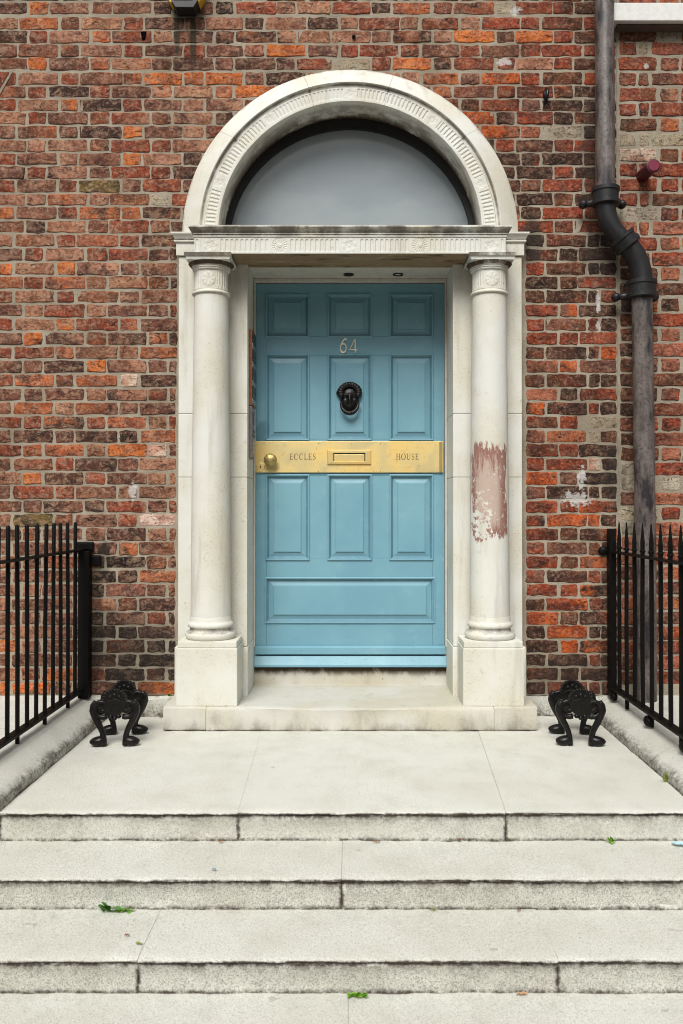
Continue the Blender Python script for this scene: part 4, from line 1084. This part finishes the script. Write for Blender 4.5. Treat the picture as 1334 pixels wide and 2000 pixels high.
# ------------------------------------------------------------------ boot scrapers
def boot_scraper():
    t = thing('boot_scraper', '', 'boot scraper', (0, 0, 0), 'boot scrapers on the landing')
    D = 0.105
    for f in (-1, 1):
        y = f*D
        for s in (-1, 1):
            mb = MB(); pts = []; rd = []
            for k in range(26):                                                           # scroll
                a = k/25; th = R(-120 + 470*(1-a)); r = 0.006 + 0.040*a
                pts.append((s*(0.062 + r*math.cos(th)), y, 0.176 + r*math.sin(th))); rd.append(0.007 + 0.006*a)
            mb.tube(pts, rd, 10); mb.ball((s*0.062, y, 0.176), (0.030, 0.006, 0.030), 20, 8); under(mb, 'scroll', IRON_OLD, t, smooth=True)
            mb = MB()
            path = [(0.094, 0.204), (0.106, 0.186), (0.108, 0.164), (0.099, 0.140), (0.086, 0.112), (0.070, 0.084), (0.060, 0.062), (0.056, 0.040), (0.055, 0.012)]
            rr = [0.013, 0.016, 0.018, 0.018, 0.0165, 0.015, 0.014, 0.015, 0.018]
            P2 = []; R2 = []
            for k in range(len(path)-1):
                for q in range(3):
                    u = q/3; P2.append((s*(path[k][0]*(1-u)+path[k+1][0]*u), y, path[k][1]*(1-u)+path[k+1][1]*u)); R2.append(rr[k]*(1-u)+rr[k+1]*u)
            P2.append((s*path[-1][0], y, 0.004)); R2.append(rr[-1])
            mb.tube(P2, R2, 12); leg = under(mb, 'leg', IRON_OLD, t, smooth=True)
            mb = MB(); nu, nv = 20, 10; vs = []                                            # paw
            cxp = s*0.082; mb.ball((cxp, y, 0.018), (0.040, 0.026, 0.021), 20, 10)
            vv = []
            for (px_p, py_p, pz_p) in mb.v:
                u = (px_p - cxp)*s/0.040
                toe = 0.0035*abs(math.sin((py_p - y)/0.026*math.pi*1.5)) * max(0, u)
                z = pz_p * (1.12 - 0.22*u) + toe
                vv.append((px_p + s*toe, py_p * 1.0, max(0.0015, z)))
            mb.v = vv; under(mb, 'paw', IRON_OLD, leg, smooth=True)
        # body plate between the scrolls, crest and pendant
        mb = MB(); n = 40; vs = []; fs = []
        out = []
        for k in range(n):
            th = 2*math.pi*k/n; c, s_ = math.cos(th), math.sin(th)
            out.append((0.056*c, 0.182 + (0.036*s_ if s_ > 0 else 0.048*s_ * (1 - 0.3*abs(c)))))
        mb.extrude_y(out, y-0.009, y+0.009); under(mb, 'body_plate', IRON_OLD, t, bevel=0.004)
        mb = MB(); out = []
        for k in range(33):
            th = math.pi*k/32; r = 0.060 + 0.0035*abs(math.sin(th*8)); out.append((r*math.cos(th), 0.204 + 0.95*r*math.sin(th)))
        mb.extrude_y(out, y-0.007, y+0.007); crest = under(mb, 'crest', IRON_OLD, t, bevel=0.002)
        for k in range(11):
            th = math.pi*(k+0.5)/11; mb = MB(); mb.ball((0.057*math.cos(th), y, 0.205 + 0.054*math.sin(th)), (0.009, 0.0115, 0.009), 8, 6); under(mb, 'bead', IRON_OLD, crest, smooth=True)
        for k, (bx, bz) in enumerate(((0, 0.128), (-0.02, 0.136), (0.02, 0.136), (0, 0.236), (0.022, 0.228), (-0.022, 0.228))):
            mb = MB(); mb.ball((bx, y - f*0 , bz), (0.012, 0.014, 0.011), 8, 6); under(mb, 'leaf_boss', IRON_OLD, t, smooth=True)
    mb = MB(); mb.box(-0.006, 0.006, -D + 0.010, D - 0.010, 0.165, 0.203); under(mb, 'scraper_blade', IRON_OLD, t, bevel=0.002)
    return t
def dup(root, loc, rz, label):
    r = root.copy(); COL.objects.link(r); r.location = loc; r.rotation_euler.z = rz; r['label'] = label
    for ch in list(root.children):
        c = ch.copy(); COL.objects.link(c); c.parent = r
        for g_ in ch.children: d = g_.copy(); COL.objects.link(d); d.parent = c
    return r
bs = boot_scraper(); bs.scale = (0.95, 1, 1.02)
dup(bs, (1.106, -0.475, 0.0025), R(-4), 'black iron claw footed boot scraper beside the spear topped railing')
bs.location = (-1.127, -0.480, 0.0025); bs.rotation_euler.z = R(3)
bs['label'] = 'black iron claw footed boot scraper beside the blunt topped railing'

# ------------------------------------------------------------------ drainpipe
YP = -0.115
dp = thing('drainpipe', 'worn grey cast iron drainpipe with black swan neck bend and collars', 'drainpipe', (1.36, YP, 0.11))
pp = lambda px, py: (at(px, py, YP)[0], YP, at(px, py, YP)[1])
top_, c1 = pp(1179, -330), pp(1182, 380)
mb = MB(); mb.tube([top_, c1], 0.0505, 28); under(mb, 'upper_pipe', PIPE, dp, smooth=True, auto=60)
c2 = pp(1254, 566)
lowp = pp(1260, 1040)
mb = MB(); mb.tube([c2, lowp, (lowp[0] + 0.004, YP, 0.10)], 0.0545, 28); under(mb, 'lower_pipe', PIPE, dp, smooth=True, auto=60)
e = [pp(1183, 396), pp(1184, 415), pp(1189, 434), pp(1200, 452), pp(1213, 466), pp(1224, 478)]
mb = MB(); mb.tube(e, [0.053, 0.052, 0.051, 0.050, 0.050, 0.050], 26); under(mb, 'bend', CAST, dp, smooth=True, auto=60)
e = [pp(1216, 468), pp(1228, 482), pp(1240, 498), pp(1248, 516), pp(1253, 534), pp(1254, 552)]
mb = MB(); mb.tube(e, [0.057, 0.057, 0.056, 0.055, 0.055, 0.055], 26); under(mb, 'bend', CAST, dp, smooth=True, auto=60)
def collar(p, q, r, bolt=True):
    a, b = Vector(p), Vector(q); mb = MB()
    mb.tube([a, a.lerp(b, 0.06), a.lerp(b, 0.25), a.lerp(b, 0.3), a.lerp(b, 0.7), a.lerp(b, 0.75), a.lerp(b, 0.94), b], [r-0.012, r+0.004, r+0.004, r-0.002, r-0.003, r+0.003, r+0.003, r-0.012], 28); c = under(mb, 'collar', CAST, dp, smooth=True, auto=40)
    return c
c = collar(pp(1182.5, 366), pp(1183, 402), 0.070)
for s in (-1, 1):
    mb = MB(); x = c1[0] + s*0.105; z = pp(1182, 393)[2]; mb.tube([(c1[0] + s*0.05, YP+0.02, z), (x, YP + 0.06, z)], [0.020, 0.016], 10); mb.ball((x, YP+0.05, z), (0.024, 0.030, 0.024)); under(mb, 'ear', CAST, c, smooth=True)
collar(pp(1203, 490), pp(1246, 462), 0.050) if False else None
a, b = pp(1212, 462), pp(1229, 483); c = collar(a, b, 0.070)
mb = MB(); x, _, z = pp(1241, 463); mb.tube([(x-0.035, YP-0.01, z-0.03), (x+0.012, YP, z+0.010)], 0.014, 10); under(mb, 'ear', CAST, c, smooth=True)
c = collar(pp(1253, 547), pp(1253.5, 584), 0.076)
mb = MB(); z = pp(1250, 576)[2]; mb.tube([(c2[0] - 0.06, YP+0.02, z), (c2[0] - 0.125, YP + 0.05, z)], [0.020, 0.016], 10); mb.ball((c2[0]-0.125, YP+0.05, z), (0.026, 0.03, 0.024)); under(mb, 'ear', CAST, c, smooth=True)
mb = MB(); mb.tube([(c2[0] + 0.06, YP+0.02, z), (c2[0] + 0.088, YP + 0.05, z)], [0.020, 0.016], 10); mb.ball((c2[0]+0.085, YP+0.05, z), (0.022, 0.03, 0.024)); under(mb, 'ear', CAST, c, smooth=True)

# ------------------------------------------------------------------ small things on the wall
sl0, sl1 = at(1198, 40, -0.09), at(1198, 5, -0.09)
WHITE = plain('white_sill_paint', (0.72, 0.71, 0.67, 1), 0.55, var=0.06)
ws = thing('window_sill', 'white painted window sill above the neighbouring wall', 'window sill', (2.2, -0.03, sl0[1]))
mb = MB(); mb.box(sl0[0], 3.2, -0.09, 0.0, sl0[1], sl1[1]); under(mb, 'sill_stone', WHITE, ws, bevel=0.004)
mb = MB(); mb.box(sl0[0] + 0.03, 3.2, -0.06, 0.0, sl0[1] - 0.014, sl0[1] - 0.0005); under(mb, 'drip_strip', plain('brown_drip_strip', (0.10, 0.07, 0.05, 1), 0.8), ws)
YEL = plain('yellow_plastic', (0.62, 0.36, 0.03, 1), 0.4); BLUE = plain('blue_sticker', (0.10, 0.38, 0.55, 1), 0.4); BLK = plain('black_plastic', (0.012, 0.012, 0.012, 1), 0.45)
xa, zb_a = at(358, 26, -0.07); al = thing('alarm_box', 'yellow and black burglar alarm box with blue strip high on the brickwork', 'alarm box', (xa, 0, zb_a))
ym = -0.045
x0, x1 = at(327.5, 0, ym)[0], at(397.5, 0, ym)[0]; zl = at(358, 11, ym)[1]; xi0, xi1 = at(334, 0, ym)[0], at(390, 0, ym)[0]
mb = MB(); mb.extrude_y([(xi0, zl), (xi1, zl), (x1, zl + 0.036), (x1 + 0.012, zl + 0.20), (x1 - 0.03, zl + 0.27), (x0 + 0.03, zl + 0.27), (x0 - 0.012, zl + 0.20), (x0, zl + 0.036)], -0.075, -0.006); under(mb, 'case', YEL, al, bevel=0.004)
p0, p1 = at(334.5, 0, -0.09)[0], at(386, 0, -0.09)[0]; zq = at(358, 2, -0.09)[1]
mb = MB(); mb.extrude_y([(p0 + 0.022, zq - 0.035), (p1 - 0.022, zq - 0.035), (p1, zq), (p1, zq + 0.22), (p0, zq + 0.22), (p0, zq)], -0.092, -0.006); under(mb, 'front_panel', BLK, al, bevel=0.003)
mb = MB(); mb.box(at(339, 0, -0.095)[0], at(376, 0, -0.095)[0], -0.0945, -0.0922, zq + 0.004, zq + 0.05); under(mb, 'blue_strip', BLUE, al)
x, z = at(1066, 185, -0.02); hk = thing('wall_hook', 'small black iron wall hook on the brickwork beside the arch', 'hook', (x, 0, z))
mb = MB(); mb.ball((x, -0.010, z + 0.004), (0.013, 0.012, 0.030)); under(mb, 'plate', IRON_OLD, hk, smooth=True)
mb = MB(); mb.tube([(x + 0.002, -0.006, z + 0.042), (x + 0.004, -0.022, z + 0.030), (x + 0.006, -0.036, z + 0.006), (x + 0.002, -0.036, z - 0.022), (x - 0.004, -0.022, z - 0.044), (x - 0.004, -0.012, z - 0.050)], [0.006, 0.008, 0.010, 0.009, 0.008, 0.005], 8); under(mb, 'hook_arm', IRON_OLD, hk, smooth=True)
xv, zv = at(1262, 336, 0.0); xe, ze_ = at(1277, 322, -0.16)
RED = plain('dark_red_plastic', (0.07, 0.008, 0.014, 1), 0.4); REDC = plain('crimson_cap', (0.20, 0.016, 0.045, 1), 0.45)
vp = thing('overflow_pipe', 'short dark red overflow pipe sticking out of the neighbouring wall', 'pipe', (xv, 0, zv))
mb = MB(); tip = (at(1275, 325, -0.14)[0], -0.14, at(1275, 325, -0.14)[1]); st = (tip[0] - 0.008, 0.0, tip[2] + 0.004)
mb.tube([st, tip], 0.034, 24); under(mb, 'tube', RED, vp, smooth=True, auto=50)
mb = MB(); mb.tube([(tip[0], -0.1402, tip[2]), (tip[0], -0.150, tip[2]), (tip[0], -0.1515, tip[2])], [0.0365, 0.0365, 0.030], 24); under(mb, 'rim', RED, vp, smooth=True, auto=40)
mb = MB(); mb.tube([(tip[0]+0.001, -0.1516, tip[2]+0.001), (tip[0]+0.001, -0.1545, tip[2]+0.001)], 0.029, 24); under(mb, 'cap', REDC, vp, smooth=True, auto=40)
xh, zh = at(281, 70)
hb = thing('brick_hole', 'small dark drilled hole in a red brick near the alarm box', 'hole', (xh, 0, zh))
mb = MB(); mb.extrude_y([(xh - 0.008, zh - 0.026), (xh + 0.008, zh - 0.024), (xh + 0.017, zh + 0.018), (xh - 0.017, zh + 0.020)], -0.0090, 0.01); under(mb, 'hole_plug', plain('hole_black', (0.004, 0.004, 0.004, 1), 1.0, spec=0.0), hb, bevel=0.001)
x, z = at(691, 74); sb = thing('wall_bolt', 'tiny dark bolt head in the brickwork above the arch', 'bolt', (x, 0, z))
mb = MB(); mb.ball((x, -0.010, z), (0.011, 0.014, 0.012), 8, 6); under(mb, 'bolt_head', IRON, sb, smooth=True)
gf = thing('graffiti', 'black marker letters scrawled on one brick header beside the doorcase', 'graffiti', (0, 0, 0))
gx, gz = at(233, 854); s_ = 0.030
mb = MB()
for k, (pts, ox) in enumerate((([(0.6, 1), (0.6, 0.1), (0.3, 0.0), (0.05, 0.2)], 0), ([(0.15, 0), (0.15, 1), (0.75, 1)], 0.028), ([(0.15, 0.55), (0.6, 0.55)], 0.028), ([(0.1, 0), (0.1, 1)], 0.054), ([(0.7, 1), (0.1, 0.45), (0.75, 0)], 0.054))):
    ribbon(mb, pts, 0.13, gx + ox, gz - 0.012, s_, s_, -0.0098 - 0.0001*k, -0.0060)
under(mb, 'marker_stroke', INK, gf)

# ------------------------------------------------------------------ weeds, dead leaves, litter
G1 = leaf_mat('fresh_weed_green', (0.16, 0.36, 0.03, 1), (0.26, 0.46, 0.05, 1)); G2 = leaf_mat('deep_weed_green', (0.06, 0.19, 0.03, 1), (0.11, 0.28, 0.04, 1))
G3 = leaf_mat('yellow_grass_green', (0.22, 0.30, 0.05, 1), (0.32, 0.36, 0.09, 1)); DEAD = leaf_mat('dead_leaf_brown', (0.28, 0.12, 0.05, 1), (0.18, 0.08, 0.04, 1)); TAN = leaf_mat('dead_leaf_tan', (0.55, 0.32, 0.17, 1), (0.42, 0.24, 0.12, 1))
def leaf(mb, base, d, ln, wd, bend=0.4, n=5):
    d = Vector(d).normalized(); side = d.cross(Vector((0, 0, 1)));
    if side.length < 0.1: side = Vector((1, 0, 0))
    side.normalize(); up = side.cross(d).normalized(); b = Vector(base); vs = []
    for i in range(n+1):
        t = i/n; p = b + d*ln*t - Vector((0, 0, 1))*bend*ln*t*t; w_ = wd*math.sin(math.pi*min(1, 0.12+0.88*t))**0.8*0.5 + 0.0004
        vs += [tuple(p - side*w_ + up*w_*0.25), tuple(p), tuple(p + side*w_ + up*w_*0.25)]
    fs = []
    for i in range(n): a = i*3; fs += [(a, a+1, a+4, a+3), (a+1, a+2, a+5, a+4)]
    mb.add(vs, fs)
def weed(name, label, p, specs, group='weeds growing in the step joints'):
    t = thing(name, label, 'weed' if 'grass' not in name else 'grass tuft', p, group)
    for (nm, mat, cnt, ln, wd, spread, lift, off) in specs:
        for _ in range(cnt):
            mb = MB(); th = rnd.uniform(math.pi*0.95, math.pi*2.05); dz = rnd.uniform(*lift)
            b = (p[0] + off + rnd.uniform(-spread, spread), p[1] + rnd.uniform(-spread*0.3, 0.002), p[2] + 0.001 + rnd.uniform(0, 0.004))
            leaf(mb, b, (math.cos(th), math.sin(th)*0.7, dz), ln*rnd.uniform(0.7, 1.15), wd*rnd.uniform(0.75, 1.15), rnd.uniform(0.15, 0.5))
            under(mb, nm, mat, t, smooth=True)
def foot(px, py, step): x, y = onz(px, py, zs[step]); return (x, min(y, EDGE[step-1] - 0.003) if step else y, zs[step])
weed('broadleaf_weed', 'broad leafed dark green weed with a bright low clump at the foot of a riser', foot(211, 1781, 2),
     [('leaf', G2, 7, 0.055, 0.030, 0.012, (0.5, 2.0), 0), ('leaf', G1, 26, 0.018, 0.012, 0.026, (0.3, 1.6), 0.058)])
weed('sprouting_weed', 'small bright green sprig against the uppermost riser', foot(1193, 1646, 1), [('leaf', G1, 14, 0.026, 0.012, 0.006, (0.3, 2.0), 0)])
weed('clover_weed', 'bright green clover like weed above the joint of the lowest step', foot(697, 1946, 3), [('leaf', G1, 34, 0.020, 0.014, 0.022, (0.3, 1.5), 0)])
weed('thin_weed', 'tiny pale green shoot against the middle riser', foot(847, 1781, 2), [('leaf', G3, 5, 0.028, 0.006, 0.004, (1.0, 3.0), 0)])
xg, yg = onz(1306, 1528, 0.0)
weed('grass_tuft', 'yellow green grass tuft in the crack beside the ledge', (1.306, yg, 0.0), [('grass_blade', G3, 22, 0.055, 0.005, 0.012, (1.2, 4.0), 0)], None)
xw, zw = at(333, 1358, -0.03)
weed('wall_weed', 'small dark weed at the brick base beside the column plinth', (xw, -0.035, bot), [('leaf', G2, 10, 0.020, 0.010, 0.010, (0.4, 2.5), 0)])
weed('moss_sprig', 'low yellow green moss against the doorstep end', (at(312, 1405, -0.1)[0], -0.05, 0.002), [('leaf', G3, 12, 0.014, 0.008, 0.016, (0.4, 1.5), 0)])
weed('joint_weed', 'tiny pale weed growing in the tread joint', (onz(273, 1845, zs[2])[0], onz(273, 1845, zs[2])[1], zs[2]), [('leaf', G3, 6, 0.014, 0.007, 0.005, (0.2, 0.9), 0)])
def scrap(name, label, px, py, step, ln, wd, mat, rot, cat):
    x, y = onz(px, py, zs[step]); t = MB(); c, s = math.cos(rot), math.sin(rot)
    n = 6; vs = []
    for i in range(n+1):
        u = -0.5 + i/n; w_ = wd*0.5*math.sqrt(max(0.02, 1 - (2*u)**2)) ; z = 0.003 + 0.006*math.sin(i*1.3)**2
        for q in (-1, 0, 1): vs.append((x + c*u*ln - s*q*w_, y + s*u*ln*0.8 + c*q*w_, zs[step] + 0.002 + z + 0.004*abs(q)))
    fs = []
    for i in range(n): a = i*3; fs += [(a, a+1, a+4, a+3), (a+1, a+2, a+5, a+4)]
    t.add(vs, fs); o = t.build(name, mat, None, smooth=True, loc=(x, y, zs[step])); tag(o, label, cat, 'scraps lying on the steps')
scrap('dead_leaf', 'tan dead leaf at the foot of the lowest riser', 1020, 1947, 3, 0.034, 0.012, TAN, 0.1, 'leaf')
scrap('dead_leaf', 'curled brown leaf against the uppermost riser near the slab joint', 431, 1648, 1, 0.018, 0.012, DEAD, 0.4, 'leaf')
scrap('dead_leaf', 'brown leaf crumbs beside the middle joint of the second step', 736, 1648, 1, 0.026, 0.010, DEAD, 0.2, 'leaf')
scrap('dead_leaf', 'small upright russet leaf against the uppermost riser', 897, 1645, 1, 0.014, 0.016, DEAD, 1.2, 'leaf')
scrap('dead_leaf', 'dark red leaf fragment lying on the third tread', 248, 1832, 2, 0.016, 0.006, DEAD, 0.2, 'leaf')
scrap('dead_leaf', 'russet leaf scrap at the foot of the middle riser', 1013, 1783, 2, 0.014, 0.008, DEAD, -0.4, 'leaf')
LB = plain('pale_blue_wrapper', (0.42, 0.66, 0.72, 1), 0.35); LB2 = plain('blue_wrapper_scrap', (0.25, 0.42, 0.52, 1), 0.35)
scrap('blue_wrapper', 'pale blue wrapper at the photo edge on the second step', 1326, 1653, 1, 0.050, 0.030, LB, -0.4, 'wrapper')
scrap('blue_scrap', 'tiny blue scrap lying on the second step tread', 418, 1703, 1, 0.014, 0.012, LB2, 0.5, 'wrapper')
